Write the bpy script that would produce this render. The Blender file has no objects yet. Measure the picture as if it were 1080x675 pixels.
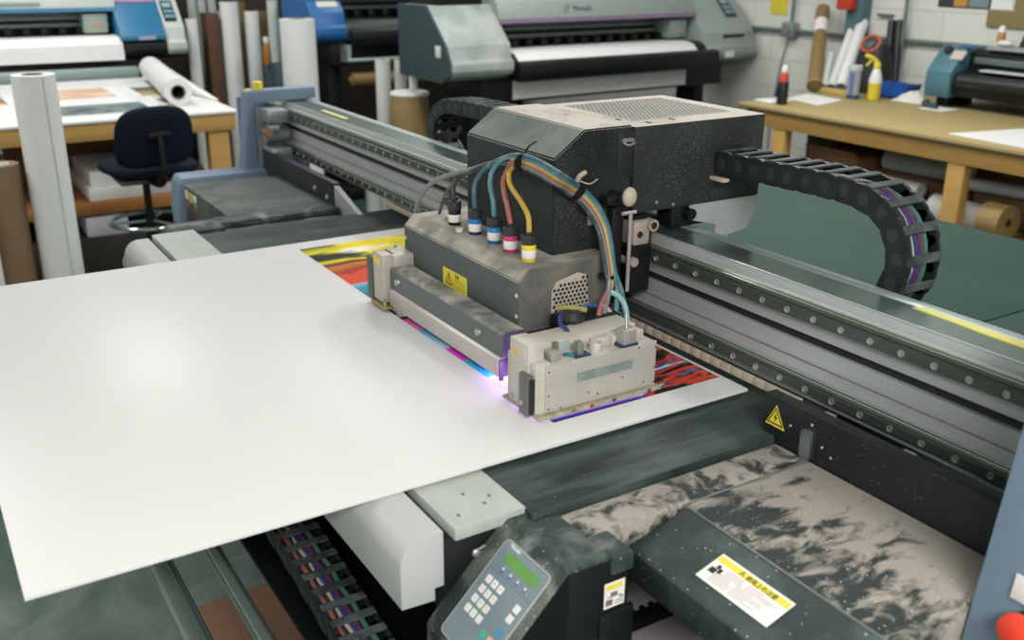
import bpy, bmesh, math, random
from mathutils import Vector, Matrix
random.seed(7)
PI = math.pi
S = bpy.context.scene
COL = S.collection

# ------------------------------------------------------------------ camera
VPG, VPV, PC = (-152., -55.), (2331., -36.), (540., 337.5)
FPX = math.sqrt(-((VPG[0]-PC[0])*(VPV[0]-PC[0]) + (VPG[1]-PC[1])*(VPV[1]-PC[1])))
def _d(p): return Vector((p[0]-PC[0], -(p[1]-PC[1]), -FPX)).normalized()
_gx = -_d(VPG); _vy = _d(VPV); _vy = (_vy - _vy.dot(_gx)*_gx).normalized(); _vz = _gx.cross(_vy)
ROT = Matrix((_gx, _vy, _vz))
EYE = Vector((0, 0, 1.72))
cd = bpy.data.cameras.new('camera'); cam = bpy.data.objects.new('camera', cd); COL.objects.link(cam)
cam.matrix_world = Matrix.Translation(EYE) @ ROT.to_4x4()
cd.sensor_width = 36; cd.lens = FPX/1080*36; cd.clip_start = .05
cd.dof.use_dof = True; cd.dof.focus_distance = 2.0; cd.dof.aperture_fstop = 3.8
S.camera = cam
# measuring helpers: where the line of sight through a photo pixel meets a plane of the room
def _ray(px, py): return ROT @ Vector((px-PC[0], -(py-PC[1]), -FPX))
def ax(px, py, X): r = _ray(px, py); return EYE + r*((X-EYE.x)/r.x)
def ay(px, py, Y): r = _ray(px, py); return EYE + r*((Y-EYE.y)/r.y)
def az(px, py, Z): r = _ray(px, py); return EYE + r*((Z-EYE.z)/r.z)

# ------------------------------------------------------------------ materials
def lin(h):
    h = h.lstrip('#')
    c = [int(h[i:i+2], 16)/255 for i in (0, 2, 4)]
    return tuple((v/12.92 if v <= .04045 else ((v+.055)/1.055)**2.4) for v in c) + (1,)
_M = {}
def mat(name, col, rough=.5, metal=0., var=.12, scale=9., bump=0., spec=.5, emit=0., stretch=None):
    if name in _M: return _M[name]
    m = bpy.data.materials.new(name); m.use_nodes = True
    nt = m.node_tree; b = nt.nodes['Principled BSDF']
    c = lin(col)
    b.inputs['Roughness'].default_value = rough; b.inputs['Metallic'].default_value = metal
    b.inputs['Specular IOR Level'].default_value = spec
    tc = nt.nodes.new('ShaderNodeTexCoord'); mp = nt.nodes.new('ShaderNodeMapping')
    nt.links.new(tc.outputs['Object'], mp.inputs[0])
    if stretch: mp.inputs['Scale'].default_value = stretch
    n = nt.nodes.new('ShaderNodeTexNoise'); n.inputs['Scale'].default_value = scale; n.inputs['Detail'].default_value = 5
    nt.links.new(mp.outputs[0], n.inputs[0])
    mx = nt.nodes.new('ShaderNodeMix'); mx.data_type = 'RGBA'
    mx.inputs[6].default_value = tuple(v*(1-var) for v in c[:3])+(1,)
    mx.inputs[7].default_value = tuple(min(1, v*(1+var)) for v in c[:3])+(1,)
    nt.links.new(n.outputs[0], mx.inputs[0]); nt.links.new(mx.outputs[2], b.inputs['Base Color'])
    if bump:
        bp = nt.nodes.new('ShaderNodeBump'); bp.inputs['Strength'].default_value = bump; bp.inputs['Distance'].default_value = .002
        n2 = nt.nodes.new('ShaderNodeTexNoise'); n2.inputs['Scale'].default_value = scale*18
        nt.links.new(mp.outputs[0], n2.inputs[0]); nt.links.new(n2.outputs[0], bp.inputs['Height']); nt.links.new(bp.outputs[0], b.inputs['Normal'])
    if emit:
        b.inputs['Emission Color'].default_value = c; b.inputs['Emission Strength'].default_value = emit
    _M[name] = m; return m
def dusty(name, base, dust, lo=.45, hi=.6, scale=6., rough=.6, metal=0., speck=.0, speckcol='#c9c0b4', sscale=140., stretch=None, grad=None):
    """worn paint under settled dust with finger smears, plus small dried ink flecks"""
    if name in _M: return _M[name]
    m = bpy.data.materials.new(name); m.use_nodes = True
    nt = m.node_tree; b = nt.nodes['Principled BSDF']; L = nt.links.new
    tc = nt.nodes.new('ShaderNodeTexCoord'); mp = nt.nodes.new('ShaderNodeMapping'); L(tc.outputs['Object'], mp.inputs[0])
    if stretch: mp.inputs['Scale'].default_value = stretch
    n = nt.nodes.new('ShaderNodeTexNoise'); n.inputs['Scale'].default_value = scale; n.inputs['Detail'].default_value = 9; n.inputs['Roughness'].default_value = .62; n.inputs['Distortion'].default_value = .6
    L(mp.outputs[0], n.inputs[0])
    r = nt.nodes.new('ShaderNodeValToRGB'); r.color_ramp.elements[0].position = lo; r.color_ramp.elements[1].position = hi
    r.color_ramp.elements[0].color = lin(base); r.color_ramp.elements[1].color = lin(dust)
    src = n.outputs[0]
    if grad:   # dust wiped away towards one edge: (axis, centre, amount)
        sx_ = nt.nodes.new('ShaderNodeSeparateXYZ'); L(tc.outputs['Object'], sx_.inputs[0])
        ma = nt.nodes.new('ShaderNodeMath'); ma.operation = 'MULTIPLY_ADD'; L(sx_.outputs[grad[0]], ma.inputs[0]); ma.inputs[1].default_value = grad[2]; ma.inputs[2].default_value = -grad[1]*grad[2]
        ad = nt.nodes.new('ShaderNodeMath'); ad.operation = 'ADD'; L(ma.outputs[0], ad.inputs[0]); L(src, ad.inputs[1]); src = ad.outputs[0]
    L(src, r.inputs[0])
    out = r.outputs[0]
    if speck:
        v = nt.nodes.new('ShaderNodeTexVoronoi'); v.inputs['Scale'].default_value = sscale
        L(tc.outputs['Object'], v.inputs[0])
        n3 = nt.nodes.new('ShaderNodeTexNoise'); n3.inputs['Scale'].default_value = 9; n3.inputs['Detail'].default_value = 3
        L(tc.outputs['Object'], n3.inputs[0])
        mu = nt.nodes.new('ShaderNodeMath'); mu.operation = 'MULTIPLY'; L(n3.outputs[0], mu.inputs[0]); mu.inputs[1].default_value = speck
        lt = nt.nodes.new('ShaderNodeMath'); lt.operation = 'LESS_THAN'; L(v.outputs['Distance'], lt.inputs[0]); L(mu.outputs[0], lt.inputs[1])
        # only some cells carry a fleck
        sp = nt.nodes.new('ShaderNodeSeparateColor'); L(v.outputs['Color'], sp.inputs[0])
        gt = nt.nodes.new('ShaderNodeMath'); gt.operation = 'GREATER_THAN'; L(sp.outputs[0], gt.inputs[0]); gt.inputs[1].default_value = .55
        m2 = nt.nodes.new('ShaderNodeMath'); m2.operation = 'MULTIPLY'; L(lt.outputs[0], m2.inputs[0]); L(gt.outputs[0], m2.inputs[1])
        mx = nt.nodes.new('ShaderNodeMix'); mx.data_type = 'RGBA'; L(m2.outputs[0], mx.inputs[0]); L(out, mx.inputs[6]); mx.inputs[7].default_value = lin(speckcol)
        out = mx.outputs[2]
    L(out, b.inputs['Base Color'])
    b.inputs['Roughness'].default_value = rough; b.inputs['Metallic'].default_value = metal
    bp = nt.nodes.new('ShaderNodeBump'); bp.inputs['Strength'].default_value = .25; bp.inputs['Distance'].default_value = .002
    L(n.outputs[0], bp.inputs['Height']); L(bp.outputs[0], b.inputs['Normal'])
    _M[name] = m; return m

# ------------------------------------------------------------------ mesh builder
class MB:
    def __init__(s): s.bm = bmesh.new(); s.mi = 0
    def _mark(s, n0):
        s.bm.faces.ensure_lookup_table()
        for f in s.bm.faces[n0:]: f.material_index = s.mi
    def poly(s, verts, faces):
        n0 = len(s.bm.faces); vs = [s.bm.verts.new(v) for v in verts]
        for f in faces:
            try: s.bm.faces.new([vs[i] for i in f])
            except ValueError: pass
        s._mark(n0); return s
    def box(s, x0, x1, y0, y1, z0, z1, bev=0., seg=2, M=None):
        x0, x1 = min(x0, x1), max(x0, x1); y0, y1 = min(y0, y1), max(y0, y1); z0, z1 = min(z0, z1), max(z0, z1)
        t = bmesh.new(); bmesh.ops.create_cube(t, size=1)
        for v in t.verts: v.co = Vector(((x0+x1)/2+v.co.x*(x1-x0), (y0+y1)/2+v.co.y*(y1-y0), (z0+z1)/2+v.co.z*(z1-z0)))
        if bev > 0:
            bev = min(bev, .45*min(x1-x0, y1-y0, z1-z0))
            bmesh.ops.bevel(t, geom=t.edges[:], offset=bev, segments=seg, affect='EDGES', profile=.5)
        return s._merge(t, M)
    def _merge(s, t, M=None):
        t.verts.index_update()
        vs = [(M @ v.co if M else v.co.copy()) for v in t.verts]; fs = [[v.index for v in f.verts] for f in t.faces]
        t.free(); return s.poly(vs, fs)
    def prism(s, prof, axis, a, b, bev=0.):
        """prof: 2D outline in the plane across the axis ('x': (y,z), 'y': (x,z), 'z': (x,y))"""
        mk = {'x': lambda p, t: (t, p[0], p[1]), 'y': lambda p, t: (p[0], t, p[1]), 'z': lambda p, t: (p[0], p[1], t)}[axis]
        n = len(prof); t = bmesh.new()
        A = [t.verts.new(mk(p, a)) for p in prof]; B = [t.verts.new(mk(p, b)) for p in prof]
        t.faces.new(A); t.faces.new(B[::-1])
        for i in range(n): t.faces.new((A[i], B[i], B[(i+1) % n], A[(i+1) % n]))
        bmesh.ops.recalc_face_normals(t, faces=t.faces[:])
        if bev > 0: bmesh.ops.bevel(t, geom=t.edges[:], offset=bev, segments=2, affect='EDGES', profile=.5)
        return s._merge(t)
    def cyl(s, p0, p1, r0, r1=None, seg=20, caps=True):
        p0, p1 = Vector(p0), Vector(p1); r1 = r0 if r1 is None else r1
        d = (p1-p0); a = d.normalized(); u = a.orthogonal().normalized(); w = a.cross(u)
        vs = []; 
        for p, r in ((p0, r0), (p1, r1)):
            for i in range(seg):
                t = 2*PI*i/seg; vs.append(p + u*(math.cos(t)*r) + w*(math.sin(t)*r))
        fs = [(i, (i+1) % seg, seg+(i+1) % seg, seg+i) for i in range(seg)]
        if caps: fs += [tuple(range(seg))[::-1], tuple(range(seg, 2*seg))]
        return s.poly(vs, fs)
    def pipe(s, p0, p1, ro, ri, seg=24):
        """hollow tube with open ends"""
        p0, p1 = Vector(p0), Vector(p1); a = (p1-p0).normalized(); u = a.orthogonal().normalized(); w = a.cross(u)
        vs = []
        for p, r in ((p0, ro), (p1, ro), (p1, ri), (p0, ri)):
            for i in range(seg):
                t = 2*PI*i/seg; vs.append(p + u*(math.cos(t)*r) + w*(math.sin(t)*r))
        fs = []
        for k in range(4):
            for i in range(seg):
                j = (i+1) % seg; k2 = (k+1) % 4
                fs.append((k*seg+i, k*seg+j, k2*seg+j, k2*seg+i))
        return s.poly(vs, fs)
    def lathe(s, c, prof, axis=(0, 0, 1), seg=24):
        c = Vector(c); a = Vector(axis).normalized(); u = a.orthogonal().normalized(); w = a.cross(u)
        vs = []; m = len(prof)
        for r, h in prof:
            for i in range(seg):
                t = 2*PI*i/seg; vs.append(c + a*h + u*(math.cos(t)*max(r, 1e-4)) + w*(math.sin(t)*max(r, 1e-4)))
        fs = [(k*seg+i, k*seg+(i+1) % seg, (k+1)*seg+(i+1) % seg, (k+1)*seg+i) for k in range(m-1) for i in range(seg)]
        fs += [tuple(range(seg))[::-1], tuple(range((m-1)*seg, m*seg))]
        return s.poly(vs, fs)
    def tube(s, pts, r, seg=10, smooth=4):
        pts = [Vector(p) for p in pts]
        if smooth > 1 and len(pts) > 2:
            q = []
            for i in range(len(pts)-1):
                p0, p1, p2, p3 = pts[max(i-1, 0)], pts[i], pts[i+1], pts[min(i+2, len(pts)-1)]
                for k in range(smooth):
                    t = k/smooth
                    q.append(.5*((2*p1)+(p2-p0)*t+(2*p0-5*p1+4*p2-p3)*t*t+(3*p1-p0-3*p2+p3)*t**3))
            q.append(pts[-1]); pts = q
        vs = []; n = len(pts); u = None
        for i, p in enumerate(pts):
            d = (pts[min(i+1, n-1)]-pts[max(i-1, 0)]).normalized()
            if u is None: u = d.orthogonal().normalized()
            u = (u - d*u.dot(d)).normalized(); w = d.cross(u)
            for k in range(seg):
                t = 2*PI*k/seg; vs.append(p + u*(math.cos(t)*r) + w*(math.sin(t)*r))
        fs = [(i*seg+k, i*seg+(k+1) % seg, (i+1)*seg+(k+1) % seg, (i+1)*seg+k) for i in range(n-1) for k in range(seg)]
        fs += [tuple(range(seg))[::-1], tuple(range((n-1)*seg, n*seg))]
        return s.poly(vs, fs)
    def slab(s, o, u, v, t=.0006):
        """thin plate: corner o, edge vectors u and v, thickness t along u x v"""
        o, u, v = Vector(o), Vector(u), Vector(v); n = u.cross(v).normalized()*t
        p = [o, o+u, o+u+v, o+v]; q = [a+n for a in p]
        return s.poly(p+q, [(3, 2, 1, 0), (4, 5, 6, 7), (0, 1, 5, 4), (1, 2, 6, 5), (2, 3, 7, 6), (3, 0, 4, 7)])
    def plate(s, outline, n, t):
        """flat outline (3D points in order) thickened by t along n"""
        n = Vector(n).normalized()*t; p = [Vector(a) for a in outline]; q = [a+n for a in p]; k = len(p)
        tb = bmesh.new(); A = [tb.verts.new(a) for a in p]; B = [tb.verts.new(a) for a in q]
        tb.faces.new(A); tb.faces.new(B[::-1])
        for i in range(k): tb.faces.new((A[i], B[i], B[(i+1) % k], A[(i+1) % k]))
        bmesh.ops.recalc_face_normals(tb, faces=tb.faces[:])
        return s._merge(tb)
    def sphere(s, c, r, sx=1, sy=1, sz=1, seg=16):
        t = bmesh.new(); bmesh.ops.create_uvsphere(t, u_segments=seg, v_segments=seg//2+2, radius=r)
        return s._merge(t, Matrix.Translation(Vector(c)) @ Matrix.Diagonal((sx, sy, sz, 1)))
    def grid(s, f, nu, nv):
        """f(u,v)->point on 0..1 square"""
        vs = [f(i/nu, j/nv) for i in range(nu+1) for j in range(nv+1)]
        fs = [(i*(nv+1)+j, (i+1)*(nv+1)+j, (i+1)*(nv+1)+j+1, i*(nv+1)+j+1) for i in range(nu) for j in range(nv)]
        return s.poly(vs, fs)

ORG = {}
def obj(name, mb, mats, parent=None, label=None, smooth=True):
    off = ORG.get(parent.name, Vector((0, 0, 0))) if parent else Vector((0, 0, 0))
    me = bpy.data.meshes.new(name)
    bmesh.ops.recalc_face_normals(mb.bm, faces=mb.bm.faces[:])
    mb.bm.to_mesh(me); mb.bm.free()
    if off.length: me.transform(Matrix.Translation(-off))
    for m in (mats if isinstance(mats, (list, tuple)) else [mats]): me.materials.append(m)
    if smooth:
        for p in me.polygons: p.use_smooth = True
        me.set_sharp_from_angle(angle=math.radians(32))
    o = bpy.data.objects.new(name, me); COL.objects.link(o)
    if parent: o.parent = parent; ORG[o.name] = off
    if label: o['label'] = label
    return o
def tag(o, label, cat, group=None):
    o['label'] = label; o['category'] = cat
    if group: o['group'] = group
    return o
def thing(name, label, cat, loc=(0, 0, 0), rotz=0., group=None, local=False):
    o = bpy.data.objects.new(name, None); COL.objects.link(o); o.empty_display_size = .1
    o.location = loc; o.rotation_euler = (0, 0, rotz)
    ORG[o.name] = Vector((0, 0, 0)) if local else Vector(loc)
    return tag(o, label, cat, group)
def single(name, mb, mats, label, cat, group=None, solid=True):
    """a thing that is one mesh; its origin goes to the middle of its base"""
    bb = [v.co for v in mb.bm.verts]
    c = Vector(((min(v.x for v in bb)+max(v.x for v in bb))/2, (min(v.y for v in bb)+max(v.y for v in bb))/2, min(v.z for v in bb)))
    o = obj(name, mb, mats); o.data.transform(Matrix.Translation(-c)); o.location = c
    return tag(o, label, cat, group)
def struct(name, mb, mats):
    o = obj(name, mb, mats); o['kind'] = 'structure'; return o
def dup(o, loc=None, label=None, parent=None):
    c = o.copy(); COL.objects.link(c)
    if parent: c.parent = parent
    if loc is not None: c.location = loc
    if label: c['label'] = label
    for ch in list(o.children): dup(ch, parent=c)
    return c
def text(name, s, size, o, xd, yd, m, parent, align='LEFT', t=.0004):
    cu = bpy.data.curves.new(name, 'FONT'); cu.body = s; cu.size = size; cu.align_x = align; cu.extrude = t
    tmp = bpy.data.objects.new(name, cu); me = bpy.data.meshes.new_from_object(tmp)
    bpy.data.objects.remove(tmp)
    xd, yd = Vector(xd).normalized(), Vector(yd).normalized(); zd = xd.cross(yd)
    R = Matrix((xd, yd, zd)).transposed().to_4x4()
    off = ORG.get(parent.name, Vector((0, 0, 0)))
    me.transform(Matrix.Translation(Vector(o)-off) @ R)
    me.materials.clear(); me.materials.append(m); me.name = name
    ob = bpy.data.objects.new(name, me); COL.objects.link(ob); ob.parent = parent; ORG[ob.name] = off
    return ob
def warn_sign(mb, c, xd, yd, h):
    """triangle outline and bolt, in material slot of mb.mi"""
    c, xd, yd = Vector(c), Vector(xd).normalized(), Vector(yd).normalized(); n = xd.cross(yd)
    def tri(k): return [c + xd*(a*h*k) + yd*(b*h*k) for a, b in ((-.58, -.38), (.58, -.38), (0, .62))]
    a, b = tri(1.), tri(.8)
    for i in range(3):
        j = (i+1) % 3; mb.plate([a[i], a[j], b[j], b[i]], n, .0004)
    mb.plate([c+xd*(.05*h)+yd*(.3*h), c-xd*(.12*h)+yd*(.0*h), c-xd*(.01*h)-yd*(.0*h), c-xd*(.05*h)-yd*(.26*h), c+xd*(.12*h)+yd*(.06*h), c+xd*(.02*h)+yd*(.06*h)], n, .0004)

# palette
WHITE = mat('white_paint', '#d9dad6', .5)
DARKMETAL = dusty('dusty_dark_metal', '#202b2b', '#4c5650', .42, .75, 5, .5, 0, .16, '#8d8a80', 150)
LIDTOP = dusty('dusty_lid_top', '#1f2a28', '#948d83', .40, .53, 24, .75, 0, .24, '#d2c8bb', 130, stretch=(1.2, .55, 1), grad=(1, -.545, 1.0))
HOODTOP = dusty('dusty_hood_top', '#1d2c29', '#4d5b55', .48, .78, 9, .6, 0, .22, '#cfc8bd', 110)
DARKTOP = dusty('dusty_dark_top', '#222b2a', '#968f85', .41, .54, 22, .75, 0, .22, '#d2c8bb', 120)
DARKTOPG = dusty('dusty_green_top', '#22302e', '#727a72', .46, .70, 11, .75, 0, .2, '#d2c8bb', 120)
BLACK = mat('black_paint', '#0e1213', .5, var=.25, spec=.35)
BLACKS = dusty('black_flecked', '#0b1013', '#1b2122', .4, .75, 6, .5, 0, .17, '#b5aca2', 170)
GREYG = mat('grey_green_paint', '#aaacaa', .45, var=.06, scale=5)
GREYD = mat('dark_slate', '#3a4444', .55, var=.2)
BLUEGREY = mat('blue_grey_paint', '#6b7e92', .5, var=.05, bump=.15)
STEEL = mat('brushed_steel', '#a3adaf', .32, .9, .1, 6, stretch=(1, 30, 30))
ALU = mat('worn_aluminium', '#b3b7bb', .38, .35, .16, 3, stretch=(.6, 20, 20))
RAILM = mat('rail_steel', '#566059', .36, .6, .25, 4, stretch=(.6, 10, 10))
CHROME = mat('chrome', '#b3c2be', .16, .85, .05)
BOLT = mat('bolt_head', '#b4b0aa', .35, .7)
BELT = mat('black_rubber', '#14181a', .7, var=.2)
YEL = mat('yellow_label', '#d9c93a', .55, var=.06)
LABW = mat('label_white', '#dcd8d4', .5, var=.04)
INKBLK = mat('label_black', '#1a1a1c', .6)
PLAST = mat('chain_plastic', '#1b2122', .5, var=.4, scale=30)
PLASTD = dusty('chain_dusty', '#283130', '#616c67', .42, .72, 18, .7)
BEIGE = dusty('stained_beige_metal', '#b3ada3', '#c2bdb3', .3, .6, 14, .5, .15, .14, '#6b4a33', 90)
PAPER = mat('white_paper', '#d8d9d7', .55, var=.03)
PAPERW = mat('white_vinyl', '#d6d8d6', .4, var=.02)
KRAFT = mat('kraft_board', '#8e7549', .7, var=.12)
BROWN = mat('brown_card', '#6d4a33', .75, var=.15)
WOOD = mat('pine_wood', '#b08a4c', .6, var=.18, scale=4, stretch=(1, 1, 8))
WOODY = mat('plywood_top', '#9a8a5c', .6, var=.08, scale=5)
TEAL = mat('teal_plastic', '#426b78', .5, var=.06)
# ================================================================== the room
FLOORM = dusty('green_floor', '#2a4a3d', '#66736a', .45, .72, 3.5, .5)
WALLM = mat('wall_paint', '#cfcfc8', .7, var=.04, scale=2)
CEILM = mat('ceiling_paint', '#c9cac6', .8, var=.04, scale=2)
def block_wall():
    m = bpy.data.materials.new('block_wall'); m.use_nodes = True; nt = m.node_tree; b = nt.nodes['Principled BSDF']; L = nt.links.new
    tc = nt.nodes.new('ShaderNodeTexCoord'); mp = nt.nodes.new('ShaderNodeMapping'); mp.inputs['Rotation'].default_value = (PI/2, 0, 0)
    L(tc.outputs['Object'], mp.inputs[0])
    br = nt.nodes.new('ShaderNodeTexBrick'); br.inputs['Scale'].default_value = 1; br.inputs['Brick Width'].default_value = .4; br.inputs['Row Height'].default_value = .2
    br.inputs['Mortar Size'].default_value = .006; br.inputs['Color1'].default_value = lin('#d2d2cb'); br.inputs['Color2'].default_value = lin('#cbccc5'); br.inputs['Mortar'].default_value = lin('#bcbeb7')
    L(mp.outputs[0], br.inputs[0]); L(br.outputs[0], b.inputs['Base Color']); b.inputs['Roughness'].default_value = .6
    bp = nt.nodes.new('ShaderNodeBump'); bp.inputs['Strength'].default_value = .4; bp.inputs['Distance'].default_value = .004; bp.invert = True
    L(br.outputs['Fac'], bp.inputs['Height']); L(bp.outputs[0], b.inputs['Normal'])
    return m
BLOCKM = block_wall()
RX0, RX1, RY0, RY1, RZ = -9.2, 2.6, -3.6, 5.6, 3.3
struct('floor', MB().box(RX0-.1, RX1+.1, RY0-.1, RY1+.1, -.1, 0), FLOORM)
struct('ceiling', MB().box(RX0-.1, RX1+.1, RY0-.1, RY1+.1, RZ, RZ+.1), CEILM)
struct('wall_right', MB().box(RX0-.1, RX1+.1, RY1, RY1+.12, 0, RZ), BLOCKM)
struct('wall_back', MB().box(RX0-.12, RX0, RY0, RY1, 0, RZ), WALLM)
struct('wall_left', MB().box(RX0-.1, RX1+.1, RY0-.12, RY0, 0, RZ), WALLM)
struct('wall_front', MB().box(RX1, RX1+.12, RY0, RY1, 0, RZ), WALLM)

# ================================================================== flatbed printer (fixed body)
fp = thing('flatbed_printer', 'black dust-covered flatbed printer body with keypad box, under the white board', 'printer', (-1.95, 1.6, 0))
obj('base_cabinet', MB().box(-2.8, -1.12, .80, 2.6, .06, .86, .01).box(-2.75, -2.6, .85, 1.0, 0, .08).box(-1.3, -1.15, .85, 1.0, 0, .08).box(-2.75, -2.6, 2.4, 2.55, 0, .08).box(-1.3, -1.15, 2.4, 2.55, 0, .08), BLACK, fp)
BEDM = dusty('bed_green_dark', '#202a28', '#4a5651', .35, .75, 9, .45, .1, .1, '#8c8d84', 60, stretch=(3, .5, 1))
BEDR = dusty('bed_green_rear', '#233f37', '#2f4d43', .3, .75, 2.0, .7)
for m_ in (BEDM, BEDR): m_.node_tree.nodes['Principled BSDF'].inputs['Specular IOR Level'].default_value = .25
obj('front_bed', MB().box(-2.86, -1.062, .70, 1.36, .855, .942, .002), BEDM, fp)
obj('rear_bed', MB().box(-2.86, -1.248, 1.36, 2.79, .86, .93, .003), BEDR, fp)
obj('rear_side_table', MB().box(-1.243, -.62, 1.36, 2.79, .86, .93, .003), BEDR, fp)
# front roller cover, rounded, runs along the whole bed front
prof = [(.494, .839)]
for i in range(9):
    t = PI - i*(PI/2)/8; prof.append((.534+.040*math.cos(t), .908+.040*math.sin(t)))
prof += [(.563, .948), (.563, .857), (.548, .857), (.548, .836)]
obj('roller_cover', MB().prism(prof, 'x', -2.872, -1.083, .0015), GREYG, fp)
mb = MB().box(-2.915, -1.083, .582, .702, .925, .9445, .001)
for i, (x, y) in enumerate(((-1.115, .605), (-1.14, .672), (-1.125, .655), (-1.165, .64))): mb.mi = 1; mb.sphere((x, y, .9445), .004, 1.2, .7, .25, 8)
obj('cover_plate', mb, [dusty('plate_grey', '#9ba29c', '#a9aea6', .3, .7, 12, .5, 0, .1, '#6f6452', 60), mat('ink_drip', '#6a5c4a', .6)], fp)
mb = MB().box(-2.90, -1.092, .566, .70, .80, .925, .001)
obj('plate_support', mb, BLACK, fp)
obj('hanging_screw', MB().sphere((-1.086, .618, .892), .007, .6, 1, 1).cyl((-1.09, .618, .892), (-1.083, .632, .902), .002, seg=8), BOLT, fp)
# cover plates on the right: dusty shelf beside the seam, then the big lid
obj('side_plate', MB().box(-1.056, -.984, .742, 1.195, .865, .931, .002), DARKTOP, fp)
lid = obj('access_lid', MB().box(-.980, -.60, .926, 1.195, .80, .932, .003), LIDTOP, fp)
obj('lid_trim', MB().box(-.982, -.60, .9238, .9258, .86, .9326, .0005).box(-.983, -.981, .9238, 1.195, .86, .9326, .0005), mat('trim_edge', '#7d8580', .4, .5), fp)
wb = obj('front_hood', MB().prism([(.9225, .930), (.821, .8985), (.815, .893), (.815, .845), (.83, .835), (.9225, .835)], 'x', -.976, -.60, .0012), [HOODTOP], fp)
obj('hood_base', MB().box(-.80, -.60, .86, .9225, .30, .835), BLACK, fp)
obj('panel_plinth', MB().box(-1.12, -.62, 1.03, 1.19, .3, .80), BLACK, fp)
# warning label on the hood
ny = Vector((0, .1015, .0315)).normalized(); nx = Vector((1, 0, 0)); nn = nx.cross(ny)
o = Vector((-.862, .843, .9056)) + nn*.0006
wl = obj('warning_label', MB().slab(o, nx*.136, ny*.054), LABW, fp, 'white warning label with a yellow strip along its top')
obj('label_band', MB().slab(o+ny*.0395+nx*.002+nn*.0006, nx*.132, ny*.0105, .0003), YEL, wl)
mb = MB(); warn_sign(mb, o+ny*.0445+nx*.048+nn*.001, nx, ny, .0085)
obj('caution_triangle', mb, INKBLK, wl)
for k, (a, b, w, h) in enumerate([(.006, .017, .011, .010), (.012, .028, .006, .007), (.0185, .022, .006, .009)]): obj('pictogram', MB().slab(o+nx*a+ny*b+nn*.0007, nx*w, ny*h, .0003), INKBLK, wl)
text('heading', '使用上の注意', .0095, o+ny*.0405+nx*.056+nn*.001, nx, ny, INKBLK, wl)
mb = MB(); rr = random.Random(3)
for k in range(8):
    y0 = .0345-.004*k
    for a, b in ((.03, .066), (.068, .128 if k % 3 else .10)):
        mb.slab(o+nx*(a if k < 3 else a-.012)+ny*y0+nn*.0007, nx*((b-a)*rr.uniform(.8, 1)), ny*.0011, .0002)
obj('small_print', mb, mat('print_grey', '#9d8f92', .6), wl)
obj('second_label', MB().slab(Vector((-.700, .8255, .9000))+nn*.0006, nx*.03, ny*.012), YEL, fp, 'small yellow label at the hood edge')
# control box with keypad
s2 = math.sqrt(.5)
cprof = [(.670, .935), (.545, .810), (.535, .795), (.535, .62), (.775, .62), (.775, .935)]
obj('control_box', MB().prism([(.67, .9345), (.545, .8095), (.536, .797), (.536, .62), (.742, .62), (.742, .9345)], 'x', -1.091, -.927, .0025), [DARKTOPG], fp)
obj('side_panel', MB().box(-.985, -.9255, .672, .775, .60, .928, .001).prism([(.672, .929), (.60, .857), (.56, .81), (.56, .62), (.672, .62)], 'x', -.930, -.9255), BLACK, fp)
obj('side_tab', MB().box(-.985, -.920, .742, .780, .905, .9335, .003), DARKTOPG, fp)
up = Vector((0, s2, s2)); nr = nx.cross(up)
o = Vector((-1.056, .558, .8235)); o = Vector((-1.056, .556, .8205)) + nr*.0004
W, H = .114, .147
def rrect(o, u, v, w, h, r):
    pts = []
    for cx, cy, a0 in ((w-r, r, -PI/2), (w-r, h-r, 0), (r, h-r, PI/2), (r, r, PI)):
        for k in range(5):
            a = a0+k*PI/8; pts.append(o+u*(cx+r*math.cos(a))+v*(cy+r*math.sin(a)))
    return pts
pad = obj('keypad', MB().plate(rrect(o-up*.02, nx, up, W, H+.014, .008), nr, .002), mat('keypad_grey', '#6f7f87', .5, var=.12, scale=25), fp, 'grey blue membrane keypad with a green display')
o2 = o + nr*.0021
obj('keypad_rim', MB().tube(rrect(o-up*.02+nr*.0012, nx, up, W, H+.014, .008)+[rrect(o-up*.02+nr*.0012, nx, up, W, H+.014, .008)[0]], .0013, 6, 1), mat('rim_grey', '#a09a92', .5), pad)
obj('display_screen', MB().slab(o2+nx*.021+up*.112, nx*.080, up*.017, .0006), mat('lcd_green', '#5f8f4a', .25, var=.12, scale=40), pad)
text('logo', 'Mimaki', .009, o2+nx*.014+up*.134, nx, up, LABW, pad)
obj('display_field', MB().slab(o2+nx*.004+up*.0945, nx*.106, up*.0012, .0002), mat('field_line', '#54656c', .5), pad)
KEY = mat('key_white', '#d8d4d0', .5)
def key(a, b, m=KEY, w=.0115): return obj('key', MB().plate(rrect(o2+nx*(a-w/2)+up*(b-w/2), nx, up, w, w, .0015), nr, .0008), m, pad)
k = 0
for r in range(4):
    for c in range(3):
        q = key(.020+.0155*c, .080-.0165*r)
        text('key_mark', str([7, 8, 9, 4, 5, 6, 1, 2, 3, '.', 0, '-'][k]), .006, o2+nx*(.020+.0155*c)+up*(.0785-.0165*r)+nr*.0009, nx, up, mat('key_ink', '#a89a96', .6), q, 'CENTER', .0001); k += 1
key(.098, .077); key(.098, .061)
key(.075, .020, mat('key_green', '#3aa585', .5)); key(.098, .038, mat('key_blue', '#3f86a8', .5)); key(.092, .020, mat('key_pink', '#e0a08c', .5))
mb = MB()
for a in (.031, .050, .069, .088):
    p = o2+nx*a+up*.103; mb.plate([p-nx*.0025, p+nx*.0025, p+up*.005], nr, .0003); mb.mi = 1; mb.slab(p-nx*.003-up*.004, nx*.006, up*.003, .0003); mb.mi = 0
obj('indicator_marks', mb, [LABW, mat('mark_blue', '#3e5a9a', .5)], pad)
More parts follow.
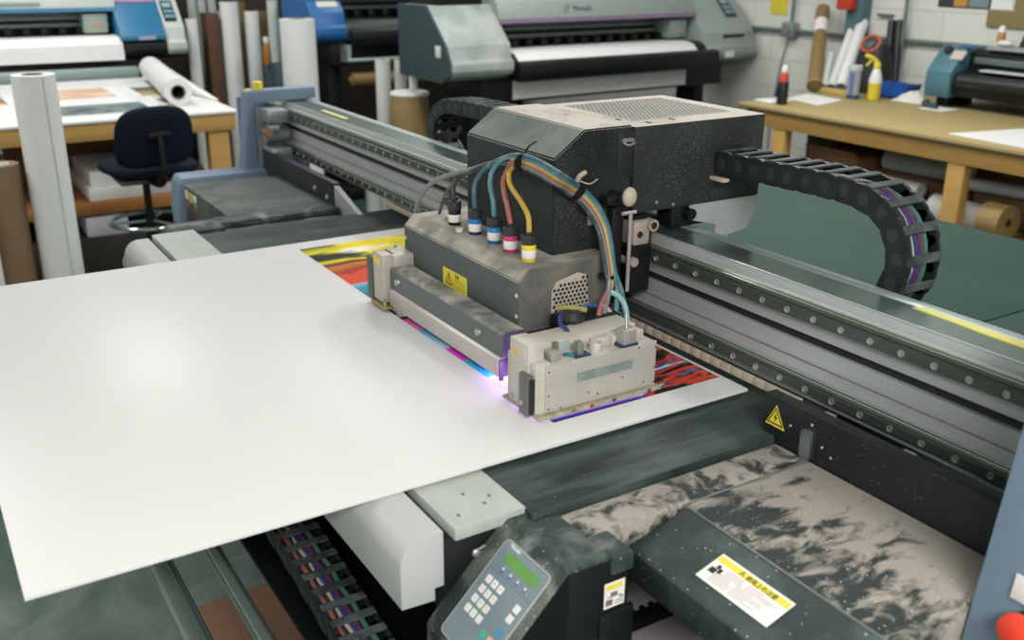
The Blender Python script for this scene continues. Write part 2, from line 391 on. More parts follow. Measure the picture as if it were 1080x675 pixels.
# small label and switch on the box's side
sx = -.9252; 
sl = obj('service_label', MB().slab((sx, .733, .849), (0, .036, 0), (0, 0, .042), .0005), LABW, fp, 'small white label with a yellow top and line drawings')
obj('label_band', MB().slab((sx+.0005, .736, .879), (0, .028, 0), (0, 0, .008), .0003), YEL, sl)
mb = MB()
for a, b, c, d in ((.738, .866, .025, .0015), (.744, .868, .012, .006), (.736, .853, .012, .010), (.752, .853, .015, .0015), (.752, .857, .015, .0015), (.760, .861, .007, .003)): mb.slab((sx+.0005, a, b), (0, c, 0), (0, 0, d), .0003)
obj('drawing', mb, mat('drawing_ink', '#6b5f5c', .6), sl)
obj('side_shelf', MB().box(-.930, -.921, .725, .785, .60, .842, .001), BLACK, fp)
sw = obj('power_switch', MB().box(-.93, -.895, .70, .735, .775, .802, .004), DARKTOPG, fp)
obj('switch_face', MB().box(-.897, -.889, .704, .734, .768, .797, .003), LABW, sw)
# inside the gap between the keypad box and the hood
PINKG = mat('cap_grey', '#857f82', .7, var=.12, scale=40)
obj('carriage_rest', MB().box(-1.115, -1.045, .80, .965, .62, .722, .006), PINKG, fp)
obj('wiper_block', MB().box(-.995, -.93, .78, .955, .60, .722, .006), PINKG, fp)
mb = MB().box(-1.035, -1.005, .78, .97, .62, .718, .002)
for k in range(9): mb.box(-1.037, -1.003, .80+.019*k, .806+.019*k, .70, .724, .001)
obj('ribbed_tray', mb, BLACK, fp)
obj('service_floor', MB().box(-1.12, -.80, .62, 1.03, .56, .60), BLACK, fp)
# black panel below the beam, with latch, warning triangle
pn = obj('beam_panel', MB().box(-1.092, -.60, 1.197, 1.222, .80, 1.0155, .004), BLACKS, fp)
mb = MB(); warn_sign(mb, (-1.063, 1.1962, .976), (1, 0, 0), (0, 0, 1), .032)
obj('warning_triangle', MB().plate([(-1.085, 1.1966, .960), (-1.041, 1.1966, .960), (-1.063, 1.1966, 1.0)], (0, -1, 0), .0004), YEL, pn, 'yellow triangle warning sticker')
obj('triangle_mark', mb, INKBLK, pn)
obj('latch_recess', MB().plate(rrect(Vector((-1.004, 1.1968, .930)), Vector((1, 0, 0)), Vector((0, 0, 1)), .032, .062, .012), (0, -1, 0), .0006), INKBLK, pn)
obj('latch', MB().plate(rrect(Vector((-1.001, 1.196, .932)), Vector((1, 0, 0)), Vector((0, 0, 1)), .022, .054, .008), (0, -1, 0), .006), STEEL, pn)
for x in (-.99, -.835): obj('bracket_pin', MB().box(x, x+.022, 1.223, 1.236, 1.000, 1.010, .002), BOLT, pn)
mb = MB()
for x, z in ((-1.03, .975), (-.96, .965), (-.985, .995), (-.94, .955)): mb.sphere((x, 1.1965, z), .0025, 1, .5, 1, 8)
obj('ink_fleck', mb, BOLT, pn)
# far (left) housings
pl = obj('beam_panel', MB().box(-3.76, -3.035, 1.197, 1.222, .80, 1.005, .004), BLACKS, fp)
obj('panel_screw', MB().sphere((-3.21, 1.196, .955), .01, 1, .5, 1, 8).sphere((-3.10, 1.196, .945), .01, 1, .5, 1, 8), BOLT, pl)
obj('corner_block', MB().prism([(-3.033, .88), (-3.033, .998), (-2.80, .930), (-2.78, .88)], 'y', 1.197, 1.215, .001), mat('block_grey', '#8b8d92', .5), fp)
obj('far_lid', MB().prism([(.850, .932), (1.195, .932), (1.195, .76), (.850, .76)], 'x', -3.60, -3.055, .003), [dusty('far_lid_dim_dust', '#1c2624', '#4b5650', .36, .68, 6, .6)], fp)  # smeared dust, its colours lowered to imitate dimmer light at the far end
obj('far_step_plate', MB().box(-3.05, -2.87, .78, 1.195, .76, .915, .003).box(-3.07, -2.985, .80, 1.195, .918, .934, .002), DARKTOPG, fp)
mb = MB(); cols = ['#d8d6c4', '#d2b92c', '#c9d3c4', '#b54a3a', '#4d9a6a', '#8a4438']
ms = [mat('sticker%d' % i, c, .5) for i, c in enumerate(cols)]
for i, (x, z, w, h) in enumerate(((-3.585, .885, .035, .032), (-3.535, .882, .035, .036), (-3.488, .896, .05, .022), (-3.575, .860, .03, .016), (-3.488, .878, .05, .016), (-3.488, .860, .05, .014))):
    mb.mi = i; mb.slab((x, .8495, z), (w, 0, 0), (0, 0, h), .0008)
obj('sticker_row', mb, ms, fp, 'coloured warning stickers on the far lid front')
obj('end_bracket', MB().prism([(.60, .87), (.655, .935), (.80, .935), (.80, .80), (.60, .80)], 'x', -3.05, -2.93, .002).sphere((-2.93, .62, .905), .012, 1, 1, 1, 10), DARKTOPG, fp)
obj('roller_end', MB().cyl((-2.93, .525, .87), (-2.86, .525, .87), .03), CHROME, fp)
# rollers under the overhanging board with their arm
arm = obj('roller_arm', MB().box(-2.78, -2.70, .22, .86, .62, .70, .005).box(-.86, -.80, .22, .60, .62, .70, .005).box(-.86, -.80, .54, .86, .62, .70, .005), BLACK, fp)
obj('roller', MB().cyl((-2.72, .272, .665), (-.84, .272, .665), .0235, seg=28), CHROME, fp, 'thicker chrome feed roller')
obj('roller', MB().cyl((-2.72, .367, .668), (-.84, .367, .668), .0150, seg=28), CHROME, fp, 'thinner chrome feed roller')
obj('chain_tray', MB().box(-2.7, -.9, .47, .59, .545, .553).box(-2.7, -.9, .585, .59, .545, .60).box(-2.7, -.9, .59, .80, .545, .553), BLACK, fp)

# ================================================================== gantry: beam, rails and end frames
ga = thing('printer_gantry', 'long steel rail gantry with blue grey end frames crossing the printer', 'gantry', (-2.2, 1.35, .9))
bp_ = [(1.30, .978), (1.30, 1.042), (1.3035, 1.0435), (1.3035, 1.0455), (1.30, 1.047), (1.30, 1.0772), (1.318, 1.0772), (1.318, 1.095), (1.30, 1.095), (1.30, 1.155), (1.3155, 1.155), (1.3155, 1.165), (1.319, 1.1715), (1.4215, 1.1715), (1.4226, 1.168), (1.4226, 1.0), (1.41, .978)]
obj('beam', MB().prism(bp_, 'x', -3.97, -.585), ALU, ga)
obj('top_plate', MB().box(-3.96, -.59, 1.321, 1.395, 1.1710, 1.1722), mat('polished_plate', '#8fa39f', .22, .85, .25, 3, stretch=(.8, 5, 5)), ga)
obj('beam_highlight', MB().tube([(-3.96, 1.319, 1.1712), (-.59, 1.319, 1.1712)], .0022, 8, 1).box(-3.96, -.59, 1.3005, 1.3150, 1.1548, 1.1562), mat('beam_highlight_bright', '#c9cdc6', .25, .6), ga)  # bright strips added as highlights along the ledge and front edge
obj('top_strip', MB().box(-3.96, -.59, 1.395, 1.4226, 1.1715, 1.1735, .0005), mat('strip_alu', '#b5c0c0', .35, .6, stretch=(.6, 8, 8)), ga)
obj('drive_belt', MB().box(-3.9, -.6, 1.308, 1.3165, 1.079, 1.0935), BELT, ga)
up_r = obj('guide_rail', MB().prism([(1.30, 1.121), (1.285, 1.1235), (1.285, 1.1425), (1.2885, 1.1455), (1.285, 1.149), (1.287, 1.1545), (1.304, 1.1545), (1.304, 1.121)], 'x', -3.94, -.6), RAILM, ga, 'upper guide rail')
lo_r = obj('guide_rail', MB().prism([(1.30, .992), (1.285, .9945), (1.285, 1.0095), (1.2885, 1.0120), (1.285, 1.015), (1.287, 1.0195), (1.304, 1.0195), (1.304, .992)], 'x', -3.94, -.6), RAILM, ga, 'lower guide rail')
for r_, z_ in ((up_r, 1.1555), (lo_r, 1.0205)):
    obj('rail_highlight', MB().tube([(-3.94, 1.2885, z_-.001), (-.6, 1.2885, z_-.001)], .0016, 8, 1).tube([(-3.94, 1.2955, z_+.0005), (-.6, 1.2955, z_+.0005)], .0013, 8, 1), mat('rail_highlight_bright', '#b9bfae', .22, .7), r_)  # thin bright tubes stand in for the highlights along the rail top
obj('groove_line', MB().tube([(-3.96, 1.3005, 1.0455), (-.59, 1.3005, 1.0455)], .0016, 8, 1), mat('groove_tan', '#85786c', .5), ga)
def screw(parent, x, z, proto=[None]):
    if proto[0] is None:
        m = MB(); m.lathe((-2.2, 1.35, .9), [(.0062, 0), (.0062, .0015), (.0045, .0018), (.004, .0006), (0, .0006)], (0, -1, 0), 14)
        o = obj('rail_screw', m, BOLT, parent)
        proto[0] = o; c = o
    else:
        c = proto[0].copy(); COL.objects.link(c); c.parent = parent
    c.location = Vector((x, 1.285, z)) - Vector((-2.2, 1.35, .9))
x = -.60-.0027
n = 0
while x > -3.9:
    if not (-1.95 < x < -1.56): screw(up_r, x, 1.133)
    if not (-2.0 < x < -1.42): screw(lo_r, x, 1.0015)
    x -= .060
mb = MB(); xx = -1.09
while xx > -2.82:
    mb.box(xx-.028, xx, 1.285, 1.292, .963, .979, .001); xx -= .0295
obj('brush_strip', mb, mat('brush_beige', '#a8a08c', .6, var=.2, scale=40), ga)
st = obj('beam_sticker', MB().poly([(-.965, 1.385, 1.1738), (-.60, 1.362, 1.1738), (-.60, 1.392, 1.1738), (-.955, 1.400, 1.1738), (-.965, 1.385, 1.1720), (-.60, 1.362, 1.1720), (-.60, 1.392, 1.1720), (-.955, 1.400, 1.1720)], [(0, 1, 2, 3), (0, 4, 5, 1), (1, 5, 6, 2), (2, 6, 7, 3), (3, 7, 4, 0)]), mat('yellow_tape', '#d5cf6a', .45, var=.15, scale=30), ga, 'yellow tape on the near end of the beam')
obj('beam_sticker', MB().box(-3.50, -3.27, 1.345, 1.362, 1.1715, 1.1725), mat('yellow_tape_faded', '#cdbf77', .5), ga, 'faded yellow tape on the far end of the beam')
# end frames
def end_frame(x0, x1, far):
    pr = [(1.095, .62), (1.125, .93), (1.156, 1.215), (1.165, 1.222), (1.435, 1.222), (1.435, 1.180), (1.19, 1.172), (1.183, .923), (1.183, .62)] if far else \
         [(1.03, .62), (1.075, .94), (1.128, 1.30), (1.15, 1.318), (1.47, 1.318), (1.47, .90), (1.30, .62)]
    f = obj('end_frame', MB().prism(pr, 'x', x0, x1, .004), BLUEGREY, ga)
    ft = obj('foot_cover', MB().prism([(.858, .60), (.850, .80), (.862, .905), (.875, .928), (1.2, .928), (1.2, .60)] if far else [(1.0, .45), (1.0, .60), (1.3, .66), (1.3, .45)], 'x', x0, x1+(.055 if far else 0), .006), BLUEGREY, f)
    return f
fl = end_frame(-3.835, -3.775, True)
fr = end_frame(-.598, -.40, False)
obj('far_backplate', MB().box(-3.985, -3.955, 1.18, 1.46, .62, 1.175), BLUEGREY, fl)
obj('pulley_block', MB().box(-3.77, -3.66, 1.20, 1.28, 1.11, 1.16, .006).cyl((-3.72, 1.2, 1.06), (-3.72, 1.29, 1.06), .03).box(-3.77, -3.64, 1.20, 1.28, .97, 1.02, .006).cyl((-3.68, 1.2, 1.09), (-3.68, 1.24, 1.09), .02).box(-3.77, -3.755, 1.185, 1.25, .93, 1.16), mat('motor_grey', '#8d9296', .4, .5), fl)
obj('brass_fitting', MB().cyl((-3.72, 1.2, 1.075), (-3.66, 1.2, 1.075), .014), mat('brass', '#b08657', .35, .6), fl)
obj('yellow_button', MB().cyl((-3.805, 1.215, 1.222), (-3.805, 1.215, 1.25), .018).box(-3.82, -3.79, 1.165, 1.185, 1.222, 1.225), YEL, fl, 'yellow knob on top of the far frame')
es = obj('emergency_stop', MB().lathe((0, 0, 0), [(.020, -.006), (.020, .014), (.0155, .016), (.0155, .026)], (0, 0, 1), 28), BLACK, fr, 'red mushroom emergency stop button')
q = Vector((-.520, 1.0745, .950)); fn = Vector((0, -.36, .053)).normalized()
def place(o, M):
    k = ORG[o.name]; o.data.transform(Matrix.Translation(-k) @ M @ Matrix.Translation(k))
Rm = Matrix.Translation(q) @ fn.to_track_quat('Z', 'Y').to_matrix().to_4x4()
place(es, Rm)
bt = obj('stop_button', MB().lathe((0, 0, 0), [(.0155, .022), (.0225, .024), (.0235, .029), (.022, .034), (.015, .037), (0, .038)], (0, 0, 1), 32), mat('stop_red', '#d8402c', .35, var=.03), es)
place(bt, Rm)
lb = obj('stop_label', MB().box(-.022, .060, -.017, .017, 0, .0014, .003), LABW, fr, 'white label above the emergency stop')
place(lb, Matrix.Translation(Vector((-.530, 1.0805, .990)) + fn*.0008) @ Matrix((Vector((1, 0, 0)), fn.cross(Vector((1, 0, 0))), fn)).transposed().to_4x4())
obj('chain_shelf', MB().box(-3.9, -1.0, 1.42, 1.56, 1.052, 1.062), BLACK, ga)
# ================================================================== the board being printed
bd = thing('printing_board', 'large white rigid board lying on the flatbed, half printed with bright colour swirls', 'board', (-1.9, .66, .9435))
def board_mat():
    m = mat('board_white', '#d0cfcd', .38, var=.01)
    m.node_tree.nodes['Principled BSDF'].inputs['Specular IOR Level'].default_value = .3
    return m
obj('panel', MB().box(-2.586, -1.211, .035, 1.279, .9488, .9548, .0006), board_mat(), bd)
def print_mat():
    m = bpy.data.materials.new('wet_print'); m.use_nodes = True; nt = m.node_tree; b = nt.nodes['Principled BSDF']; L = nt.links.new
    N = nt.nodes.new
    tc = N('ShaderNodeTexCoord'); sp = N('ShaderNodeSeparateXYZ'); L(tc.outputs['Object'], sp.inputs[0])
    def noise(sc, st, det=4, dist=.4):
        mp = N('ShaderNodeMapping'); mp.inputs['Scale'].default_value = st; L(tc.outputs['Object'], mp.inputs[0])
        n = N('ShaderNodeTexNoise'); n.inputs['Scale'].default_value = sc; n.inputs['Detail'].default_value = det; n.inputs['Distortion'].default_value = dist
        L(mp.outputs[0], n.inputs[0]); return n.outputs[0]
    def math_(op, a, c):
        k = N('ShaderNodeMath'); k.operation = op
        for i, v in enumerate((a, c)):
            if isinstance(v, (int, float)): k.inputs[i].default_value = v
            else: L(v, k.inputs[i])
        return k.outputs[0]
    t = math_('MULTIPLY', math_('ADD', sp.outputs[0], .621), 1/1.243)
    # fade the swirl in away from the board's straight print edge
    amp = math_('MULTIPLY', math_('SUBTRACT', sp.outputs[1], .19), .9)
    amp = math_('MINIMUM', math_('MAXIMUM', amp, .02), .22)
    t = math_('ADD', t, math_('MULTIPLY', math_('SUBTRACT', noise(5, (1.6, .9, 1)), .5), amp))
    def ramp(stops, fac):
        r = N('ShaderNodeValToRGB'); e = r.color_ramp.elements
        while len(e) < len(stops): e.new(.5)
        for q, (p, c) in zip(e, stops): q.position = p; q.color = lin(c)
        L(fac, r.inputs[0]); return r.outputs[0]
    A = ramp([(0, '#1c2412'), (.03, '#b8b32a'), (.05, '#d8cc2c'), (.065, '#1c2216'), (.10, '#1a1e14'), (.125, '#e2c628'), (.145, '#201a14'), (.17, '#c9702a'), (.205, '#8a2f1c'), (.215, '#dd4526'), (.285, '#d8452c'), (.295, '#9fb4dd'), (.315, '#2a9ab2'), (.36, '#22788c'), (.38, '#7d9494'), (.40, '#20404c'), (.46, '#181a1c'), (.515, '#1a1a1c'), (.52, '#d85aa0'), (.575, '#e070b8'), (.58, '#3fa6d8'), (.67, '#a8daee'), (.68, '#e043d0'), (.735, '#d848c8'), (.745, '#28b4dc'), (.815, '#40c0e0'), (.83, '#f2b8e0'), (.90, '#c8a8e8'), (.925, '#3a86d8'), (.96, '#2a3fae'), (.985, '#20226a'), (1, '#2a2a70')], t)
    B = ramp([(.30, '#14181a'), (.43, '#10151a'), (.47, '#d84a34'), (.54, '#c64434'), (.56, '#20242a'), (.60, '#3a94d8'), (.64, '#dfe6ee'), (.67, '#1c2026'), (.8, '#a84a3c')], noise(15, (1.5, .45, 1), 5, .9))
    W = ramp([(.30, '#c98a26'), (.42, '#ead62c'), (.52, '#f0e13a'), (.57, '#f3efe2'), (.63, '#f0e5c0'), (.70, '#dd9a2c')], noise(6, (2.2, .8, 1), 3, .5))
    def soft(v, a, b_):
        k = N('ShaderNodeMapRange'); k.interpolation_type = 'SMOOTHSTEP'; L(v, k.inputs[0]); k.inputs[1].default_value = a; k.inputs[2].default_value = b_; return k.outputs[0]
    fx = math_('MULTIPLY', soft(sp.outputs[0], .22, .30), soft(sp.outputs[1], .40, .46))
    mx = N('ShaderNodeMix'); mx.data_type = 'RGBA'; L(fx, mx.inputs[0]); L(A, mx.inputs[6]); L(B, mx.inputs[7])
    fy = math_('MULTIPLY', soft(math_('ADD', sp.outputs[0], math_('MULTIPLY', noise(6, (1, .7, 1)), .14)), -.37, -.43), soft(math_('ADD', sp.outputs[1], math_('MULTIPLY', noise(9, (2.5, .8, 1)), .25)), .42, .52))
    m2 = N('ShaderNodeMix'); m2.data_type = 'RGBA'; L(fy, m2.inputs[0]); L(mx.outputs[2], m2.inputs[6]); L(W, m2.inputs[7])
    L(m2.outputs[2], b.inputs['Base Color']); b.inputs['Roughness'].default_value = .22
    return m
obj('printed_image', MB().box(-2.521, -1.279, .884, 1.270, .9548, .9551), print_mat(), bd)

# ================================================================== the print carriage
ca = thing('print_carriage', 'black ink-speckled print carriage with hoses and beige print head riding on the gantry', 'print head', (-1.72, 1.1, .96))
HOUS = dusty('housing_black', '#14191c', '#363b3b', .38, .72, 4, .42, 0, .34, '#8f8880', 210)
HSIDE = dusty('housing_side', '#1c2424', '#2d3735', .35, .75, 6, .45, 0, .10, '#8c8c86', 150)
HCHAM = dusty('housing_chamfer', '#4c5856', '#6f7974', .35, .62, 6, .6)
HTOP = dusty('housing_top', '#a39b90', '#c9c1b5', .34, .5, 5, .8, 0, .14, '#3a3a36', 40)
# left chamfered hood
mb = MB(); X0, X1 = -1.885, -1.545
P = [(1.055, 1.16), (1.055, 1.353), (1.125, 1.4035), (1.242, 1.4035), (1.242, 1.16)]
t = bmesh.new()
A = [t.verts.new((X1, y, z)) for y, z in P]; B = [t.verts.new((X0, y, z)) for y, z in P]
f = t.faces.new(A); f = t.faces.new(B[::-1])
for i in range(5): t.faces.new((A[i], B[i], B[(i+1) % 5], A[(i+1) % 5]))
bmesh.ops.recalc_face_normals(t, faces=t.faces[:])
bmesh.ops.bevel(t, geom=t.edges[:], offset=.003, segments=2, affect='EDGES')
mb._merge(t)
mb.bm.normal_update()
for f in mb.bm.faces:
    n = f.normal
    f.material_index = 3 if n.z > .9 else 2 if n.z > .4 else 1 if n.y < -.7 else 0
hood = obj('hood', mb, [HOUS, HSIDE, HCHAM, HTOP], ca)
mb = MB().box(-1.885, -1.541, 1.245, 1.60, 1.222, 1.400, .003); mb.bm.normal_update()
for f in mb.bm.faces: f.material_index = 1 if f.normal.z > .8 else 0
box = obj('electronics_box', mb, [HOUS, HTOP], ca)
obj('seam_plate', MB().box(-1.558, -1.5425, 1.205, 1.2445, 1.30, 1.392, .002), HOUS, ca)
obj('seam_hook', MB().box(-1.545, -1.536, 1.212, 1.24, 1.372, 1.379, .001).tube([(-1.54, 1.215, 1.372), (-1.535, 1.225, 1.366), (-1.535, 1.240, 1.37)], .0025, 6), BOLT, ca)
def vent(name, outline, pitch, r, mbase, mhole, parent, dz):
    pass
# perforated vent on the box top
va, vb = Vector((-1.600, 1.30, 1.4003)), None
mb = MB(); mb.plate([(-1.845, 1.285, 1.4), (-1.60, 1.285, 1.4), (-1.60, 1.555, 1.4), (-1.845, 1.555, 1.4)], (0, 0, 1), .0008); mb.mi = 1
x = -1.838; r_ = 0
while x < -1.604:
    y = 1.292 + (.0055 if r_ % 2 else 0)
    while y < 1.551:
        c = Vector((x, y, 1.4010)); mb.poly([c+Vector((math.cos(a)*.0034, math.sin(a)*.0034, 0)) for a in [k*PI/3 for k in range(6)]], [(0, 1, 2, 3, 4, 5)])
        y += .011
    x += .0095; r_ += 1
obj('top_vent', mb, [dusty('vent_grey', '#8d8d86', '#a8a59b', .3, .7, 8, .6), mat('vent_hole', '#3c3f3c', .8)], box)
mb = MB()
for (x, y) in ((-1.58, 1.37), (-1.63, 1.27), (-1.72, 1.20), (-1.57, 1.30)): mb.box(x-.008, x+.008, y-.003, y+.003, 1.4, 1.4035 if y < 1.245 else 1.4012)
obj('top_slot', mb, INKBLK, box)
obj('lower_flap', MB().plate([(-1.548, 1.405, 1.2215), (-1.548, 1.60, 1.2215), (-1.548, 1.605, 1.205), (-1.548, 1.575, 1.150), (-1.548, 1.482, 1.136), (-1.548, 1.482, 1.170), (-1.548, 1.405, 1.190)], (1, 0, 0), .004), mat('flap_alu', '#b9bebe', .45, .3), box)
obj('flap_motor', MB().box(-1.60, -1.55, 1.36, 1.47, 1.175, 1.222, .004).cyl((-1.56, 1.40, 1.205), (-1.53, 1.40, 1.205), .012), BLACK, box)
mb = MB()
for y, z in ((1.50, 1.262), (1.355, 1.23), (1.59, 1.268), (1.31, 1.24)): mb.sphere((-1.541, y, z), .004, .5, 1, 1, 8)
obj('box_screw', mb, BOLT, box)
obj('chain_bracket', MB().box(-1.543, -1.50, 1.452, 1.47, 1.272, 1.280, .002), mat('bracket_cream', '#c8b7a4', .5), box)
# hood details: hole with wire, knob, notch openings
obj('hose_hole', MB().box(-1.550, -1.5435, 1.112, 1.140, 1.302, 1.326, .001), INKBLK, hood)
obj('wire_stub', MB().tube([ax(608, 193, -1.542), ax(611, 186, -1.535), ax(617, 182, -1.54)], .005).tube([ax(612, 191, -1.54), ax(622, 194, -1.53), ax(630, 189, -1.54)], .0015, 6), mat('stub_beige', '#b3aa9a', .5), hood)
obj('lower_notch', MB().box(-1.552, -1.5435, 1.140, 1.187, 1.165, 1.213, .001), INKBLK, hood)
obj('notch_label', MB().box(-1.546, -1.543, 1.138, 1.158, 1.213, 1.245, .001), mat('label_cream', '#b5ab92', .6), hood)
kn = obj('release_lever', MB().cyl((-1.545, 1.195, 1.268), (-1.505, 1.195, 1.268), .012).box(-1.54, -1.51, 1.16, 1.20, 1.256, 1.274, .004), BLACK, hood)
obj('lever_knob', MB().sphere((-1.50, 1.205, 1.272), .0165, .7, 1, 1.2), mat('knob_cream', '#b9ad9c', .45), kn)
mb = MB().box(-1.60, -1.525, 1.185, 1.212, 1.06, 1.245, .003)
obj('slide_plate', mb, BLACK, ca)
obj('guide_rod', MB().cyl((-1.515, 1.222, 1.07), (-1.515, 1.222, 1.235), .0042).cyl((-1.515, 1.235, 1.235), (-1.515, 1.20, 1.235), .004), mat('rod_pink', '#b9aca8', .35, .4), ca)
cl = obj('rail_clamp', MB().box(-1.56, -1.508, 1.228, 1.270, 1.165, 1.216, .006).cyl((-1.56, 1.272, 1.205), (-1.500, 1.272, 1.205), .0125).cyl((-1.56, 1.235, 1.13), (-1.51, 1.235, 1.13), .010), mat('clamp_beige', '#a79b90', .5, .2), ca)
obj('clamp_bore', MB().cyl((-1.5005, 1.272, 1.205), (-1.499, 1.272, 1.205), .0075).cyl((-1.509, 1.243, 1.188), (-1.507, 1.243, 1.188), .007), INKBLK, cl)
obj('carriage_plate', MB().box(-1.95, -1.52, 1.23, 1.284, 1.06, 1.22, .002).box(-1.95, -1.60, 1.16, 1.24, .985, 1.16, .002), BLACK, ca)

# ink tray in front, with chamfered top edge
TRAY = dusty('tray_side', '#434c4c', '#525b5a', .35, .7, 4, .5)
TRAYT = dusty('tray_top', '#77776f', '#aba498', .38, .55, 7, .8)
TRAYE = dusty('tray_end', '#4b4d4b', '#7a746c', .35, .7, 9, .7)
P = [(.945, 1.03), (.945, 1.140), (.968, 1.163), (1.16, 1.163), (1.16, 1.03)]
t = bmesh.new()
A = [t.verts.new((-1.493, y, z)) for y, z in P]; B = [t.verts.new((-1.982, y, z)) for y, z in P]
t.faces.new(A); t.faces.new(B[::-1])
for i in range(5): t.faces.new((A[i], B[i], B[(i+1) % 5], A[(i+1) % 5]))
bmesh.ops.recalc_face_normals(t, faces=t.faces[:]); bmesh.ops.bevel(t, geom=t.edges[:], offset=.002, segments=2, affect='EDGES')
mb = MB(); mb._merge(t); mb.bm.normal_update()
for f in mb.bm.faces: f.material_index = 1 if f.normal.z > .5 else 2 if f.normal.x > .7 else 0
tray = obj('ink_tray', mb, [TRAY, TRAYT, TRAYE], ca)
mb = MB()
for x in (-1.975, -1.500):
    for z in (1.112, 1.07): mb.sphere((x, .9445, z), .0045, 1, .5, 1, 8)
obj('tray_screw', mb, mat('screw_white', '#c9c8c2', .4, .3), tray)
mb = MB().plate([(-1.4928, 1.020, 1.110), (-1.4928, 1.030, 1.128), (-1.4928, 1.080, 1.139), (-1.4928, 1.101, 1.132), (-1.4928, 1.108, 1.072), (-1.4928, 1.100, 1.046), (-1.4928, 1.058, 1.033), (-1.4928, 1.030, 1.037), (-1.4928, 1.019, 1.056)], (1, 0, 0), .0008)
mb.mi = 1; z = 1.043; r_ = 0
while z < 1.132:
    y = 1.026 + (.0048 if r_ % 2 else 0)
    while y < 1.103:
        if not (z > 1.117 + (y-1.03)*.16 or (y > 1.096 and z < 1.055) or (z < 1.05 and (y < 1.043 or y > 1.085))):
            c = Vector((-1.4919, y, z)); mb.poly([c+Vector((0, math.cos(a)*.0037, math.sin(a)*.0037)) for a in [k*PI/3+.5 for k in range(6)]], [(0, 1, 2, 3, 4, 5)])
        y += .0096
    z += .0084; r_ += 1
obj('fan_grille', mb, [mat('grille_dust', '#b3a898', .7, var=.2, scale=60), INKBLK], tray)
wsn = obj('caution_sticker', MB().slab((-1.795, .9448, 1.0525), (.103, 0, 0), (0, 0, .040), .0006), YEL, tray, 'yellow caution sticker with a triangle')
mb = MB(); warn_sign(mb, (-1.768, .9441, 1.0705), (1, 0, 0), (0, 0, 1), .027)
for k in range(4): mb.slab((-1.745, .9441, 1.0765-.0058*k), (.045, 0, 0), (0, 0, .0009), .0002)
obj('sticker_print', mb, INKBLK, wsn)
text('sticker_heading', '注意', .009, (-1.742, .9441, 1.081), (1, 0, 0), (0, 0, 1), INKBLK, wsn)
obj('tray_plug', MB().cyl((-1.795, .985, 1.163), (-1.795, .985, 1.170), .008), mat('plug_cream', '#cfc8ae', .5), tray)

# ink bottles
def bottle(x, y, body, band, hose, hcol, white=True, h=.052):
    b = obj('ink_bottle', MB().lathe((x, y, 1.163), [(.0135, 0), (.0140, .001), (.0140, h-.018), (.0130, h-.017)], seg=22), mat('ink_'+body, body, .3), ca)
    if band: obj('band', MB().lathe((x, y, 1.163), [(.01415, h-.028), (.01425, h-.0275), (.01425, h-.018), (.01415, h-.0175)], seg=22), mat('inkband_'+band, band, .4), b)
    obj('label_wrap', MB().lathe((x, y, 1.163), [(.01415, .007), (.01425, .0072), (.01425, .0235), (.01415, .0237)], seg=22), LABW, b)
    c = obj('cap', MB().lathe((x, y, 1.163), [(.0148, h-.018), (.0152, h-.017), (.0152, h-.001), (.0142, h), (.005, h), (.005, h+.006), (.004, h+.007), (0, h+.007)], seg=24), mat('cap_black', '#2b2e30', .5, var=.2, scale=60), b)
    if hose:
        obj('hose', MB().tube([(x, y, 1.163+h+.004)] + hose, .0052, 10, 5), dusty('hose_'+hcol, hcol, '#8b8a84', .5, .85, 30, .45), ca)
    return b
# bundle of hoses: over the tray, round the hood's corner, down to the head
def bundle(k):
    """k-th hose of the bundle, stacked from the outside in"""
    d = k*2.7
    pts = [ay(541+d*.1, 164+d*.85, 1.035), ay(556-d*.1, 165.5+d, 1.035), ay(572-d*.3, 172+d, 1.035), ay(590-d*.45, 183+d*.85, 1.030), ax(608-d*.6, 195+d*.8, -1.528), ax(627-d*.8, 212+d*.55, -1.522), ax(640-d*.75, 236+d*.4, -1.510), ax(645-d*.8, 262, -1.49), ax(648-d*.72, 285, -1.465)]
    return pts
tealH, redH, yelH, gryH, blkH = '#37616b', '#9a5850', '#bd9b3e', '#747d7a', '#363d3f'
h5 = [ay(557, 228, 1.0), ay(549, 212, 1.01), ay(538, 195, 1.02), ay(537, 182, 1.03), ay(543, 173.5, 1.035)]
h4 = [ay(535, 218, 1.0), ay(531, 200, 1.01), ay(532, 186, 1.025), ay(540, 172, 1.032)]
h3 = [ay(520, 212, 1.0), ay(517, 196, 1.01), ay(519, 181, 1.02), ay(530, 168, 1.03)]
h2 = [ay(500, 206, 1.005), ay(501, 194, 1.01), ay(509, 181, 1.02), ay(524, 170, 1.032)]
h1 = [ay(478, 200, 1.01), ay(480, 191, 1.02), ay(490, 183, 1.03), ay(510, 175, 1.036), ay(528, 170, 1.036)]
def tail(a, b, c=None): return [v for v in (a, b, c) if v is not None]
endA = [ax(643, 305, -1.44), ax(631, 330, -1.40)]
bottle(-1.852, 1.005, '#15171a', None, h1+bundle(4.6)+[ax(641, 308, -1.45), ax(628, 346, -1.415)], blkH)
bottle(-1.762, 1.005, '#1a3658', '#1d6fae', h2+bundle(0)+[ax(655, 306, -1.44), ax(659, 328, -1.425), ax(657, 345, -1.415)], tealH)
bottle(-1.683, 1.005, '#1f5f9a', '#2b7fc0', h3+bundle(1)+[ax(651, 302, -1.45), ax(650, 325, -1.43), ax(649, 342, -1.415)], '#4a7f8a')
bottle(-1.612, 1.000, '#c0305e', '#c8386a', h4+bundle(3.1)+[ax(642, 303, -1.46), ax(633, 325, -1.42), ax(629, 348, -1.412)], redH)
